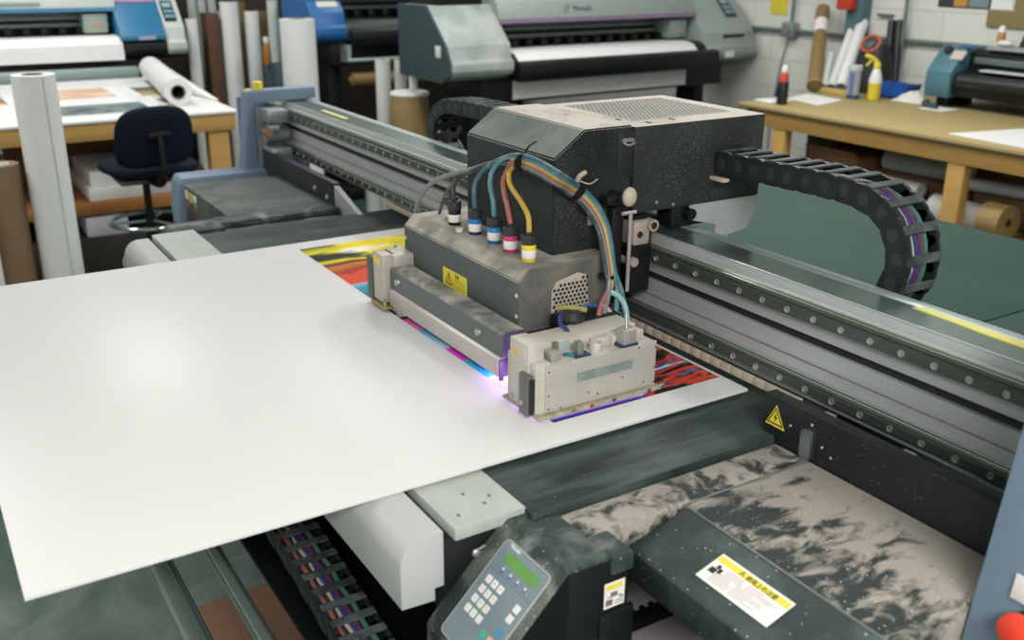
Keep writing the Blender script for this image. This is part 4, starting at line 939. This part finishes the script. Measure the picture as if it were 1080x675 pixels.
# ================================================================== wide format printers
def wide_printer(name, label, loc, rz, W, aL, aR, c, z0=1.04, media=True, group=None, tray=False, hc=.40):
    """x = front, y = width, origin on the floor below the front left corner"""
    t = thing(name, label, 'printer', loc, rz, local=True)
    def cap(y0, y1, m):
        pr = [(-.02, z0-.03), (.0, z0), (.0, z0+.05), (-.03, z0+.065), (-.045, z0+.15), (-.045-(hc-.15)*1.02, z0+hc), (-.62, z0+hc), (-.62, z0-.02), (-.45, z0-.06), (-.1, z0-.06)]
        return MB().prism(pr, 'y', y0, y1, .004)
    mL, mR = c['capL'], c['capR']
    cl = obj('end_cover', cap(0, aL, mL), mL, t)
    cr = obj('end_cover', cap(W-aR, W, mR), mR, t)
    obj('side_panel', MB().prism([(.004, z0-.02), (.004, z0+.05), (-.045, z0+.15), (-.045-(hc-.15)*1.02, z0+hc+.002), (-.62, z0+hc+.002), (-.62, z0-.06), (-.1, z0-.07)], 'y', -.012, .004), c['side'], cl)
    obj('top_cover', MB().prism([(-.16, z0+.285), (-.20, z0+.39), (-.26, z0+.43), (-.62, z0+.43), (-.62, z0+.26), (-.30, z0+.26)], 'y', aL, W-aR, .006), c['cover'], t)
    obj('stripe', MB().prism([(-.150, z0+.262), (-.158, z0+.288), (-.30, z0+.288), (-.30, z0+.262)], 'y', aL, W-aR), c['stripe'], t)
    obj('back_body', MB().box(-.62, -.40, aL-.01, W-aR+.01, z0-.10, z0+min(.30, hc-.02), .01), c['dark'], t)
    obj('carriage_rail', MB().box(-.41, -.34, aL, W-aR, z0+.20, z0+.225).box(-.41, -.32, aL, W-aR, z0+.155, z0+.18).cyl((-.33, aL, z0+.24), (-.33, W-aR, z0+.24), .008), c['rail'], t)
    y = aL+.06; mb = MB()
    while y < W-aR-.05:
        obj('pinch_roller', MB().box(-.34, -.27, y, y+.05, z0+.10, z0+.150, .008), c['dark'], t); y += .115
    obj('platen', MB().prism([(-.40, z0+.09), (-.10, z0+.095), (-.04, z0+.07), (-.02, z0+.02), (-.02, z0-.04), (-.40, z0-.10)], 'y', aL, W-aR, .006), c['platen'], t)
    if not tray: obj('front_apron', MB().prism([(.03, z0-.08), (.05, z0-.03), (.05, z0+.03), (.0, z0+.045), (-.02, z0-.08)], 'y', aL+.02, W-aR+.06, .008), c['dark'], t)
    hy = W-aR-.22
    hd_ = obj('ink_carriage', MB().box(-.36, -.18, hy, hy+.16, z0+.115, z0+.245, .012), c['head'], t)
    obj('carriage_label', MB().box(-.181, -.178, hy+.05, hy+.12, z0+.155, z0+.170), mat('orange_label', '#c78f4a', .5), hd_)
    if media:
        y0, y1 = c.get('m', (aL+.03, W-aR-.12))
        def sheet(u, v):
            pth = [(-.30, z0+.098), (-.18, z0+.101), (-.10, z0+.099), (-.04, z0+.082), (-.008, z0+.055), (.004, z0+.045)] if not tray else [(-.30, z0+.098), (-.18, z0+.101), (-.10, z0+.099), (-.05, z0+.088), (-.01, z0+.05), (.0, z0-.055)]
            k = u*(len(pth)-1); i = min(int(k), len(pth)-2); f = k-i
            x = pth[i][0]*(1-f)+pth[i+1][0]*f; z = pth[i][1]*(1-f)+pth[i+1][1]*f
            return Vector((x, y0+(y1-y0)*v, z))
        obj('media_sheet', MB().grid(sheet, 15, 2), PAPER, t)
        if not tray:
            obj('hanging_media', MB().box(-.09, -.088, y0+.02, y1-.01, z0-.20, z0-.085).box(-.13, -.088, y0+.02, y1-.01, z0-.202, z0-.198), PAPER, t)
    obj('lower_body', MB().box(-.50, -.10, aL*.6, W-aR*.5, z0-.22, z0-.05, .01), c['dark'], t)
    for y in (aL*.7, W-aR*.8):
        l = obj('stand_leg', MB().box(-.42, -.22, y, y+.10, .07, z0-.06, .01), c['dark'], t)
        obj('foot', MB().box(-.55, .10, y-.01, y+.11, .0, .08, .015), c['dark'], l)
    obj('crossbar', MB().box(-.36, -.28, aL*.7, W-aR*.7, .25, .33, .01), c['dark'], t)
    obj('take_up_roller', MB().cyl((-.02, aL*.8, .42), (-.02, W-aR*.7, .42), .035).box(-.30, .02, aL*.75, aL*.75+.04, .36, .46, .01).box(-.30, .02, W-aR*.75, W-aR*.75+.04, .36, .46, .01), c['rail'], t)
    # control panel on the right end cover's slope
    ps = Vector((-.045, 0, z0+.15)); pe = Vector((-.30, 0, z0+.40)); d = (pe-ps).normalized()
    o = ps+d*c.get('pd', .14)+Vector((0, W-.20 if not c.get('pn') else W-c['pn'], 0)); o += Vector((.707, 0, .707))*.002
    w = c.get('pw', .11)
    pnl = obj('control_panel', MB().slab(o, Vector((0, w, 0)), d*.19, .006), mat('panel_dark', '#1c2a33', .3), cr)
    mb = MB(); n = Vector((.707, 0, .707))*.006
    mb.slab(o+n+Vector((0, w*.15, 0))+d*.125, Vector((0, w*.7, 0)), d*.045, .001)
    for i in range(3):
        for j in range(2): mb.slab(o+n+Vector((0, w*(.15+.27*i), 0))+d*(.03+.045*j), Vector((0, w*.18, 0)), d*.028, .002)
    obj('panel_key', mb, mat('panel_key', '#7fa9b8', .4), pnl)
    return t, cl, cr
DK = mat('printer_dark', '#0e1214', .5, var=.2, spec=.35); RAILG = mat('printer_rail', '#6d7b7b', .35, .5)
SILV = dusty('silver_dusty', '#8f9a96', '#a9b1ac', .4, .6, 4, .45)
LG = mat('silver_grey', '#909b97', .45, var=.05)
gp, gl, gr = wide_printer('wide_printer', 'large silver grey wide-format printer with a purple stripe, white sheet hanging from it', (-5.36, 2.90, 0), math.radians(3.0), 2.66, .46, .50,
    dict(capL=SILV, capR=LG, side=mat('side_slate', '#2f4245', .5), cover=LG, stripe=mat('stripe_purple', '#7c6a86', .5), dark=DK, rail=RAILG, platen=DK, head=mat('head_grey', '#7f8f8f', .5)), hc=.375)
text('brand', 'Mimaki', .055, (-.172, 1.05, 1.04+.325), (0, 1, 0), (-.35, 0, .94), mat('brand_teal', '#3d6464', .5), gp, t=.001)
obj('emblem', MB().slab((-.168, .97, 1.04+.318), (0, .012, 0), (-.02, .03, .05), .002).slab((-.168, 1.0, 1.04+.318), (0, .012, 0), (-.02, .01, .05), .002), mat('brand_grey', '#6d8a86', .5), gp)
obj('side_handle', MB().box(-.16, -.10, -.016, -.010, 1.12, 1.19, .004), WHITE, gl)
obj('caution_label', MB().slab((-.19, 2.30, 1.305), (0, .10, 0), (-.05, 0, .05), .002), mat('label_amber', '#b5a24a', .5), gr)
obj('grip_slot', MB().box(-.042, -.036, 2.33, 2.55, 1.15, 1.175, .003), INKBLK, gr)
obj('apron_label', MB().box(.050, .053, 2.27, 2.36, 1.025, 1.07), LABW, gp)
obj('top_lid', MB().box(-.60, -.27, .06, .40, 1.414, 1.50, .01), DK, gp)
BLU = mat('printer_blue', '#24688f', .45, var=.05)
OFF = mat('printer_offwhite', '#b4bbb6', .5, var=.04)
bp, bl, br_ = wide_printer('wide_printer', 'white and blue wide-format printer behind the left work table, white sheet coming out', (-7.42, -.52, 0), 0, 2.40, .40, .42,
    dict(capL=OFF, capR=DK, side=OFF, cover=OFF, stripe=BLU, dark=DK, rail=RAILG, platen=DK, head=mat('head_pale', '#98a49c', .5), m=(.45, 1.97), pn=.115, pw=.085, pd=.05), z0=1.06, tray=True)
obj('panel_cover', MB().prism([(-.02, 1.03), (.004, 1.06), (.004, 1.11), (-.028, 1.125), (-.043, 1.21), (-.298, 1.465), (-.50, 1.47), (-.50, 1.03)], 'y', 2.268, 2.405, .004), OFF, bp)
obj('blue_cover', MB().prism([(.006, 1.13), (.006, 1.16), (-.035, 1.21), (-.292, 1.463), (-.50, 1.47), (-.50, 1.13)], 'y', 1.96, 2.265, .006), BLU, br_, 'blue cover')
obj('cover_line', MB().slab((-.20, 1.97, 1.3755), (0, .28, 0), (-.02, 0, .02), .004), mat('line_pink', '#a07a98', .5), br_)
obj('cover_label', MB().slab((.0065, 2.08, 1.135), (0, .11, 0), (0, 0, .024), .001), mat('label_grey', '#9aa6b4', .5), br_)
obj('brand_mark', MB().box(-.166, -.162, 1.20, 1.50, 1.36, 1.385), mat('brand_slate', '#7f9494', .5), bp)
obj('output_tray', MB().prism([(.04, .83), (.07, .87), (.07, .955), (.02, .965), (-.10, .90), (-.10, .82)], 'y', .35, 2.04, .008), mat('tray_grey', '#8d9c9a', .45, .3), bp)
DKB = mat('printer_blue_dark', '#1d5f9c', .45)
dp, dl, drr = wide_printer('wide_printer', 'dark wide-format printer with a blue left end cover behind the wide white roll', (-6.78, 2.60, 0), 0, 2.0, .24, .3,
    dict(capL=DKB, capR=DKB, side=DKB, cover=mat('cover_dark', '#2f4240', .5), stripe=DK, dark=DK, rail=RAILG, platen=mat('platen_slate', '#263234', .5), head=mat('head_amber', '#b59a62', .5)), z0=1.17, media=False, hc=.22)
obj('paper_tag', MB().slab((-.08, .06, 1.355), (0, .15, 0), (-.035, 0, .035), .003), mat('tag_white', '#c9c4bc', .6), dl)
obj('front_bar', MB().cyl((.03, .22, .995), (.03, 1.7, .995), .014).box(-.10, .03, .22, .25, .98, 1.10).box(-.10, .03, 1.67, 1.7, .98, 1.10), mat('bar_pale', '#9fb0ac', .4, .4), dp)
obj('media_core', MB().cyl((.0, .26, .86), (.0, 1.75, .86), .045).cyl((.0, .24, .86), (.0, .26, .86), .02), mat('core_tan', '#8b7446', .6), dp)
obj('white_tags', MB().box(-.45, -.40, .25, .40, 1.47, 1.52).box(-.45, -.40, .55, .62, 1.47, 1.53), WHITE, dp)

# ================================================================== right work table
WY = 5.6
rt = thing('work_table', 'wide plywood-topped work table along the white block wall', 'table', (-3.2, 4.9, 0))
obj('top', MB().box(-4.36, -1.4, 4.29, 5.55, .872, .90, .003), WOODY, rt)
obj('top_edge', MB().box(-4.35, -1.4, 4.286, 4.29, .874, .884), mat('edge_dark', '#4a4028', .7), rt)
obj('apron', MB().box(-4.30, -1.45, 4.31, 4.345, .785, .872, .002).box(-4.30, -4.265, 4.31, 5.5, .785, .872, .002).box(-4.30, -1.45, 5.46, 5.50, .785, .872, .002), WOOD, rt)
for x in (-4.09, -2.94, -1.6):
    for y in (4.315, 5.42): obj('leg', MB().box(x, x+.095, y, y+.06, 0, .80, .003), WOOD, rt)
obj('shelf', MB().box(-4.28, -1.45, 4.345, 5.42, .405, .445, .003), mat('shelf_pale', '#a58d5a', .6), rt)
# things below
ZS = .4455
def boxed(label, x0, x1, y0, y1, z0, z1, m=BROWN):
    t = thing('cardboard_box', label, 'box', ((x0+x1)/2, (y0+y1)/2, z0))
    obj('body', MB().box(x0, x1, y0, y1, z0, z1, .004), m, t)
    mb = MB().plate([(x0, y0, z1), (x1, y0, z1), (x1, y0-.03, z1+.035), (x0, y0-.03, z1+.035)], (0, 1, .8), .004)
    obj('flap', mb, m, t); return t
boxed('brown cardboard box on the right table shelf, nearest the left table leg', -3.98, -3.62, 4.50, 4.95, ZS, .66)
boxed('tall brown cardboard box on the right table shelf behind the low one', -3.58, -3.0, 4.84, 5.2, ZS, .70)
single('cardboard_box', MB().box(-3.58, -3.02, 4.62, 4.80, ZS, .60, .004), BROWN, 'low brown cardboard box under the right table carrying a grey roll', 'box')
single('dark_bin', MB().box(-4.22, -3.98, 4.75, 5.1, ZS, .74, .01), mat('bin_dark', '#171717', .6), 'black bin on the right table shelf behind the left leg', 'bin')
def lying(label, a, b, r, m, core=None, ri=.5, name='paper_roll'):
    a, b = Vector(a), Vector(b); t = thing(name, label, 'roll', (a+b)/2-Vector((0, 0, r)))
    obj('wound_paper', MB().pipe(a, b, r, r*ri, 28), m, t)
    d = (b-a).normalized(); obj('core', MB().pipe(a+d*.001, b-d*.001, r*ri*1.01, r*ri*.8, 20), core or KRAFT, t); return t
lying('grey white roll lying on the low cardboard box under the right table', (-3.56, 4.68, .656), (-3.06, 4.70, .656), .055, GREYW, WHITE, .7) 
lying('white pipe-like roll with an open end on the shelf left of the middle table leg', (-3.225, 4.545, ZS+.112), (-3.60, 4.555, ZS+.112), .04, PAPERW, WHITE, .6)
lying('white roll with a closed end leaning beside the middle table leg', (-3.115, 4.46, ZS+.044), (-3.6, 4.47, ZS+.044), .043, PAPERW, WHITE, .15)
lying('thick kraft roll with its round end towards the photo right edge, under the right table', (-2.64, 4.42, ZS+.086), (-2.76, 4.43, ZS+.086), .085, KRAFT, mat('core_dark', '#4a3722', .8), .26)
lying('white roll lying against the thick kraft roll', (-2.77, 4.47, ZS+.068), (-3.09, 4.48, ZS+.068), .066, PAPERW, WHITE, .3)
lying('slim clear-wrapped roll on top of the white roll behind the thick kraft one', (-2.70, 4.66, ZS+.19), (-2.98, 4.60, ZS+.19), .033, GREYW, WHITE, .5)
lying('white roll cut by the photo right edge beside the thick kraft roll', (-2.50, 4.42, ZS+.06), (-2.2, 4.43, ZS+.06), .058, PAPERW, WHITE, .5)
single('wrapped_bundle', MB().box(-2.98, -2.62, 4.62, 4.9, ZS, ZS+.156, .02), mat('bundle_brown', '#5a4632', .7), 'low brown bundle carrying the slim clear-wrapped roll', 'bundle')
single('paper_scrap', MB().plate([(-3.72, 4.44, ZS), (-3.58, 4.42, ZS), (-3.60, 4.46, ZS+.15), (-3.72, 4.46, ZS+.10)], (0, 1, 0), .006), PAPER, 'torn white paper scrap in front of the cardboard boxes under the table', 'paper')

# things on the table
ZT = .9003
bt_ = thing('bottle', 'black squeeze bottle with a red shoulder and white cap at the left table end', 'bottle', (-4.16, 4.44, ZT))
obj('body', MB().lathe((-4.16, 4.44, ZT), [(.028, 0), (.031, .004), (.031, .125), (.029, .13)]), mat('bottle_black', '#17171a', .3), bt_)
obj('shoulder', MB().lathe((-4.16, 4.44, ZT+.13), [(.029, 0), (.027, .03), (.015, .055)]), mat('bottle_red', '#b5402a', .4), bt_)
obj('cap', MB().lathe((-4.16, 4.44, ZT+.185), [(.017, 0), (.017, .02), (.012, .035), (.003, .038)]), WHITE, bt_)
tp = single('tape_dispenser', MB().lathe((-4.34, 4.62, ZT), [(.04, 0), (.045, .02), (.03, .09), (.01, .11)]), mat('dispenser_navy', '#1e2a3c', .4), 'navy rounded dispenser left of the black squeeze bottle', 'dispenser')
tp.scale.x = .6
single('white_card', MB().box(-4.34, -4.2, 4.40, 4.58, ZT, ZT+.012, .003), mat('card_white', '#cfd3d0', .5), 'small white pad at the left table corner beside the black squeeze bottle', 'pad')
single('paper_sheet', MB().plate([az(830, 104, ZT), az(863, 111.5, ZT), az(889, 106, ZT), az(852, 99, ZT)], (0, 0, 1), .003), PAPER, 'white paper sheet between the black bottle and the canister', 'paper')
single('paper_sheet', MB().plate([(-3.02, 4.40, ZT), (-2.3, 4.34, ZT), (-2.3, 5.15, ZT), (-2.86, 5.15, ZT)][::1], (0, 0, 1), .004), PAPER, 'large white sheet at the near end of the right table', 'paper')
single('wooden_stick', MB().box(-4.47, -4.17, 5.035, 5.075, ZT, ZT+.035, .004, M=None), mat('stick_yellow', '#b59a58', .5), 'yellowish wooden batten lying behind the white sheet', 'batten')
cn = thing('canister', 'clear canister with a grey lid, left of the yellow spray bottle', 'canister', (-4.12, 5.0, ZT))
obj('body', MB().lathe((-4.12, 5.0, ZT), [(.034, 0), (.036, .003), (.036, .17)]), mat('canister_grey', '#9aa3ac', .3), cn)
obj('lid', MB().lathe((-4.12, 5.0, ZT+.17), [(.04, 0), (.041, .025), (.037, .03)]), mat('lid_grey', '#b3bab8', .5), cn)
obj('stripe', MB().box(-4.125, -4.095, 4.962, 4.966, ZT+.03, ZT+.16), mat('stripe_blue', '#5a6a9a', .5), cn)
obj('base_band', MB().lathe((-4.12, 5.0, ZT+.004), [(.0365, 0), (.037, .002), (.037, .02), (.0365, .022)]), mat('band_navy', '#2c3a6a', .5), cn)
sb = thing('spray_bottle', 'white and yellow trigger spray bottle on the right table', 'bottle', (-4.03, 5.08, ZT))
obj('liquid', MB().lathe((-4.03, 5.08, ZT), [(.034, 0), (.038, .004), (.038, .10)]), mat('liquid_yellow', '#cfb92e', .35), sb)
obj('shoulder', MB().lathe((-4.03, 5.08, ZT+.10), [(.038, 0), (.037, .03), (.022, .075), (.016, .085)]), WHITE, sb)
obj('trigger_head', MB().lathe((-4.03, 5.08, ZT+.185), [(.02, 0), (.02, .03), (.014, .035)]).tube([(-4.03, 5.08, ZT+.215), (-4.045, 5.06, ZT+.24), (-4.075, 5.02, ZT+.262)], .013, 8).tube([(-4.05, 5.05, ZT+.235), (-4.07, 5.03, ZT+.20)], .006, 6), YEL, sb)
ty = thing('blue_tray', 'bright blue plastic tray behind the yellow spray bottle', 'tray', (-4.02, 5.28, ZT))
obj('bowl', MB().prism([(-4.02+a, ZT+b) for a, b in ((-.115, .09), (-.085, 0), (.085, 0), (.115, .09), (.107, .09), (.078, .01), (-.078, .01), (-.107, .09))], 'y', 5.22, 5.36).box(-4.105, -3.935, 5.22, 5.225, ZT, ZT+.085).box(-4.105, -3.935, 5.355, 5.36, ZT, ZT+.085), mat('tray_blue', '#1c4fa0', .4), ty)
mb = MB()
def crump(u, v):
    rr = random.Random(int(u*10)*31+int(v*8)); return Vector((-3.97+.20*u+.02*rr.random(), 5.13+.17*v+.02*rr.random(), ZT+.002+(math.sin(PI*u)*math.sin(PI*v))*(.045+.025*rr.random())))
mb.grid(crump, 10, 8)
single('crumpled_cloth', mb, mat('cloth_white', '#c9c9c0', .7), 'crumpled white cloth left of the teal cutter', 'cloth')
single('dark_strap', MB().tube([(-3.74, 5.20, ZT+.016), (-3.70, 5.12, ZT+.02), (-3.64, 5.08, ZT+.016), (-3.58, 5.07, ZT+.016)], .016, 8), mat('strap_teal', '#26414a', .6), 'dark teal strap lying in front of the teal cutter', 'strap')
single('paper_sheet', MB().box(-3.66, -3.50, 5.02, 5.16, ZT, ZT+.003), PAPER, 'small white paper slip in front of the teal cutter end', 'paper')
# leaning tubes: base on the table, top on the wall
def lean(name, label, px0, px1, r, m, cap=None, hollow=True, Yt=WY):
    a = az(*px0, ZT); b = ay(*px1, Yt-r*1.1)
    if a.y > 5.46: a = ay(*px0, 5.46)
    a = Vector((a.x, a.y, ZT+r*.9)); t = thing(name, label, 'tube', (a.x, a.y, ZT))
    obj('tube', MB().pipe(a, b, r, r*.8, 22) if hollow else MB().cyl(a, b, r), m, t)
    if cap: obj('end_cap', MB().cyl(a, a+(b-a)*.03, r*1.05), cap, t)
    return t
bt2 = lean('cardboard_tube', 'kraft cardboard tube with a white label leaning on the block wall', (858, 98), (868, 10), .045, mat('kraft_tube', '#7d6740', .7), KRAFT)
a = az(858, 98, ZT); a.z = ZT+.0405; b = ay(868, 10, WY-.0495)
obj('address_label', MB().pipe(a+(b-a)*.66, a+(b-a)*.82, .0462, .0455, 22), LABW, bt2)
lean('white_tube', 'short white tube leaning next to the kraft cardboard tube', (867, 96), (876, 58), .027, PAPERW, Yt=5.40)
lean('white_tube', 'long white tube leaning on the wall, second from the kraft tube', (876, 96), (901, 25), .028, PAPERW)
lean('white_tube', 'thick white tube leaning on the wall in front of the steel column', (886, 98), (910, 24), .038, PAPERW)
lean('black_tube', 'left one of the two black tubes leaning beside the steel column', (934, 90), (941, 22), .024, mat('tube_black', '#17191a', .5))
lean('black_tube', 'right black tube with an orange mark beside the steel column', (943, 90), (949, 22), .024, mat('tube_black', '#17191a', .5))
bg = thing('carry_bag', 'black carry bag with an orange rim and grey opening behind the spray bottle', 'bag', (-4.28, 5.38, ZT))
mb = MB(); c = Vector((-4.28, 5.38, ZT))
mb.lathe(c, [(.12, 0), (.125, .05), (.105, .16), (.075, .26), (.06, .30)], seg=24)
obj('body', mb, mat('bag_black', '#17191a', .6), bg)
tt = Vector((-4.30, 5.33, ZT+.30)); nrm = Vector((.2, -.75, .55)).normalized(); u = nrm.orthogonal().normalized(); w = nrm.cross(u)
obj('rim', MB().tube([tt+(u*math.cos(k*PI/12)+w*math.sin(k*PI/12))*.056 for k in range(25)], .010, 8, 1), mat('rim_orange', '#b0522c', .5), bg)
obj('opening', MB().lathe(tt-nrm*.02, [(.05, 0), (.042, .02), (.025, .03), (.0, .035)], nrm), mat('opening_grey', '#4a5054', .45, .3), bg)

# the cutter on the table
ct = thing('vinyl_cutter', 'teal and black desktop vinyl cutter standing at the back of the right table', 'cutter', (-2.9, 5.35, ZT))
pr = [(5.16, .955), (5.15, 1.02), (5.155, 1.105), (5.27, 1.235), (5.48, 1.235), (5.50, .985)]
ec = obj('end_cover', MB().prism(pr, 'x', -3.745, -3.58, .012), TEAL, ct)
obj('cutter_body', MB().prism([(5.185, .97), (5.17, 1.03), (5.19, 1.09), (5.30, 1.12), (5.30, 1.20), (5.36, 1.225), (5.48, 1.225), (5.50, .97)], 'x', -3.58, -2.0, .006), DK, ct)
obj('front_roller', MB().cyl((-3.53, 5.175, 1.06), (-2.0, 5.175, 1.06), .04), mat('roller_black', '#1b1f20', .4), ct)
obj('cutter_rail', MB().box(-3.53, -2.0, 5.275, 5.30, 1.15, 1.185, .003), RAILG, ct)
obj('cutter_strip', MB().box(-3.44, -2.0, 5.20, 5.27, 1.118, 1.126, .001), mat('strip_white', '#b9c6c2', .4), ct)
obj('top_cover', MB().box(-3.5, -2.0, 5.32, 5.48, 1.225, 1.245, .004), mat('cover_grey', '#8b948f', .5), ct)
obj('end_dial', MB().cyl((-3.68, 5.245, 1.212), (-3.68, 5.235, 1.222), .025), INKBLK, ec)
obj('end_label', MB().slab((-3.64, 5.205, 1.168), (.08, 0, 0), (0, .04, .045), .003), mat('label_pink', '#b9a9a4', .5), ec)
obj('display', MB().slab((-3.63, 5.262, 1.232), (.10, 0, 0), (0, .022, .010), .004), mat('display_blue', '#1f5a86', .3), ec)
for x in (-3.7, -2.1): obj('foot', MB().box(x, x+.08, 5.22, 5.46, ZT, .985, .01), DK, ct)
ZC = 1.2455
sbt = thing('small_bottle', 'small white bottle with an orange label on top of the cutter', 'bottle', (-3.47, 5.40, ZC))
obj('body', MB().lathe((-3.47, 5.40, ZC), [(.02, 0), (.021, .09), (.012, .11)]), WHITE, sbt); obj('label_band', MB().lathe((-3.47, 5.40, ZC+.02), [(.0212, 0), (.0218, .002), (.0218, .055), (.0212, .057)]), mat('band_orange', '#b08248', .5), sbt)
single('white_lump', MB().sphere((-3.42, 5.37, ZC+.018), .04, 1.3, .8, .45), mat('tissue', '#c9cbc8', .7), 'crumpled white tissue on top of the cutter', 'tissue')
ph = thing('blue_picture_card', 'small dark card with a blue picture standing on top of the cutter', 'card', (-3.33, 5.43, ZC))
obj('card', MB().plate([(-3.375, 5.43, ZC), (-3.285, 5.43, ZC), (-3.265, 5.455, ZC+.115), (-3.355, 5.455, ZC+.115)], (0, 1, -.2), .006), INKBLK, ph)
obj('picture', MB().plate([(-3.35, 5.434, ZC+.03), (-3.305, 5.434, ZC+.03), (-3.290, 5.448, ZC+.1), (-3.335, 5.448, ZC+.1)], (0, -1, .2), .004), mat('picture_blue', '#3a6a9a', .4), ph)

# ================================================================== on the block wall
struct('trim_1', MB().box(-4.665, -4.545, WY-.10, WY-.002, 0, RZ, .003), mat('column_teal', '#4d6b73', .5, var=.06))
CON = mat('conduit_grey', '#6f8180', .4, .5)
single('conduit_pipe', MB().cyl((-6.0, WY-.03, 1.212), (-4.67, WY-.03, 1.212), .014, seg=10), CON, 'horizontal conduit pipe left of the steel column on the block wall', 'pipe')
single('conduit_pipe', MB().cyl((-4.54, WY-.03, 1.215), (-2.2, WY-.03, 1.215), .014, seg=10), CON, 'horizontal conduit pipe right of the steel column, passing behind the cutter', 'pipe')
single('conduit_pipe', MB().cyl((-5.2, WY-.03, 1.265), (-5.2, WY-.03, 2.9), .012, seg=10), CON, 'vertical conduit pipe rising from the junction box', 'pipe')
single('conduit_pipe', MB().cyl((-4.235, WY-.055, .905), (-4.235, WY-.055, 2.9), .012, seg=10), CON, 'vertical conduit pipe between the black tubes and the cutter', 'pipe')
jb = single('junction_box', MB().box(-5.255, -5.145, WY-.075, WY-.001, 1.17, 1.27, .008).cyl((-5.2, WY-.085, 1.22), (-5.2, WY-.07, 1.22), .03), mat('box_steel', '#8d9796', .4, .5), 'steel junction box on the block wall where the conduits meet', 'junction box')
single('power_cord', MB().tube([(-5.22, WY-.02, 1.17), (-5.27, WY-.012, 1.02), (-5.30, WY-.012, .86), (-5.33, WY-.012, .6), (-5.33, WY-.012, .3)], .006, 6), mat('cord_grey', '#7d8a8a', .5), 'grey cord dropping from the junction box down the wall', 'cord')
def onwall(name, x0, x1, z0, z1, m, label, cat, t=.006):
    return single(name, MB().box(x0, x1, WY-t, WY-.0002, z0, z1), m, label, cat)
onwall('yellow_note', -5.44, -5.28, 1.315, 1.50, mat('note_yellow', '#cfc23a', .6), 'yellow paper note on the block wall above the conduit', 'note')
onwall('wall_paper', -4.98, -4.82, 1.435, 1.60, PAPER, 'white paper on the wall left of the steel column', 'paper')
po = thing('wall_poster', 'dark landscape poster with an orange centre on the block wall', 'poster', (-3.87, WY-.01, 1.435))
obj('sheet', MB().box(-4.05, -3.70, WY-.007, WY-.001, 1.43, 1.68), mat('poster_dark', '#2a3438', .5), po)
obj('orange_area', MB().box(-3.94, -3.85, WY-.0085, WY-.007, 1.437, 1.60), mat('poster_orange', '#b9863c', .5), po)
obj('pale_area', MB().box(-3.84, -3.71, WY-.0085, WY-.007, 1.437, 1.50), mat('poster_slate', '#74858c', .5), po)
onwall('wall_paper', -3.69, -3.56, 1.43, 1.66, PAPER, 'white paper pinned between the dark poster and the cork board', 'paper')
single('cork_board', MB().prism([(-3.70, 1.335), (-2.9, 1.335), (-2.9, 1.9), (-3.54, 1.9), (-3.54, 1.425), (-3.70, 1.425)], 'y', WY-.018, WY-.0002), mat('cork', '#81714a', .8, .0, .2, 40), 'brown cork board on the block wall above the cutter', 'board')
ab = single('alarm_box', MB().box(-4.70, -4.58, WY-.17, WY-.102, 1.385, 1.53, .01), mat('alarm_red', '#b53a26', .45), 'red alarm box on the steel column', 'alarm')
single('wall_bracket', MB().box(-4.475, -4.36, WY-.03, WY-.001, 1.352, 1.368, .003), mat('bracket_grey', '#6d7777', .4, .4), 'small grey bracket on the wall above the black tubes', 'bracket')

# ================================================================== floor things below the board
single('cardboard_sheet', MB().box(-2.42, -1.0, .45, .79, .001, .008), mat('card_floor', '#7a5a44', .8, .0, .15, 6), 'brown cardboard sheet on the floor under the chrome rollers', 'cardboard')

# ================================================================== light: ceiling fluorescents
# repeats of one kind share a group
GR = {'wide_printer': 'wide-format printers along the back', 'work_table': 'wooden work tables', 'cable_chain': 'cable chains of the flatbed printer', 'paper_roll': 'rolls of media around the workshop',
      'white_tube': 'white tubes leaning on the block wall', 'black_tube': 'black tubes leaning by the steel column', 'conduit_pipe': 'conduit pipes on the block wall', 'media_tube': 'pale tubes deep behind the rolls',
      'cardboard_box': 'cardboard boxes', 'paper_carton': 'white cartons under the left table', 'paper_stack': 'paper stacks on the left table shelf', 'paper_sheet': 'paper sheets on the right table', 'wall_paper': 'papers pinned on the block wall'}
for o in list(S.objects):
    k_ = o.name.split('.')[0]
    if o.parent is None and k_ in GR and 'label' in o and 'group' not in o: o['group'] = GR[k_]
def lamp(name, x, y, sx, sy, power, col=(1, .985, .965), z=3.22):
    l = bpy.data.lights.new(name, 'AREA'); l.shape = 'RECTANGLE'; l.size = sx; l.size_y = sy; l.energy = power; l.color = col
    o = bpy.data.objects.new(name, l); o.location = (x, y, z); COL.objects.link(o); return o
lamp('tube_light', -2.1, -.9, 2.6, .5, 16)
lamp('tube_light', -1.6, 2.8, 2.6, .4, 26)
lamp('tube_light', 1.3, -.3, .8, 2.2, 205, z=2.7)
lamp('tube_light', -4.6, -1.0, 2.4, .4, 60)
lamp('tube_light', -4.4, 2.0, 2.4, .4, 42)
lamp('tube_light', -7.0, .9, 2.0, .35, 48)
lamp('tube_light', -7.0, 3.8, 2.0, .35, 28)
lamp('tube_light', -3.4, 3.6, 2.0, .35, 70)
def spotp(name, loc, power, col, r):
    l = bpy.data.lights.new(name, 'POINT'); l.energy = power; l.color = col; l.shadow_soft_size = r
    o = bpy.data.objects.new(name, l); o.location = loc; COL.objects.link(o)
spotp('uv_glow', (-1.425, .90, .985), .09, (.66, .36, 1), .008)
w = bpy.data.worlds.new('room_air'); S.world = w; w.use_nodes = True
w.node_tree.nodes['Background'].inputs[0].default_value = (.7, .8, .78, 1); w.node_tree.nodes['Background'].inputs[1].default_value = .15
S.view_settings.view_transform = 'Standard'; S.view_settings.look = 'None'; S.view_settings.gamma = 1; S.view_settings.exposure = 0
S.view_settings.use_curve_mapping = False
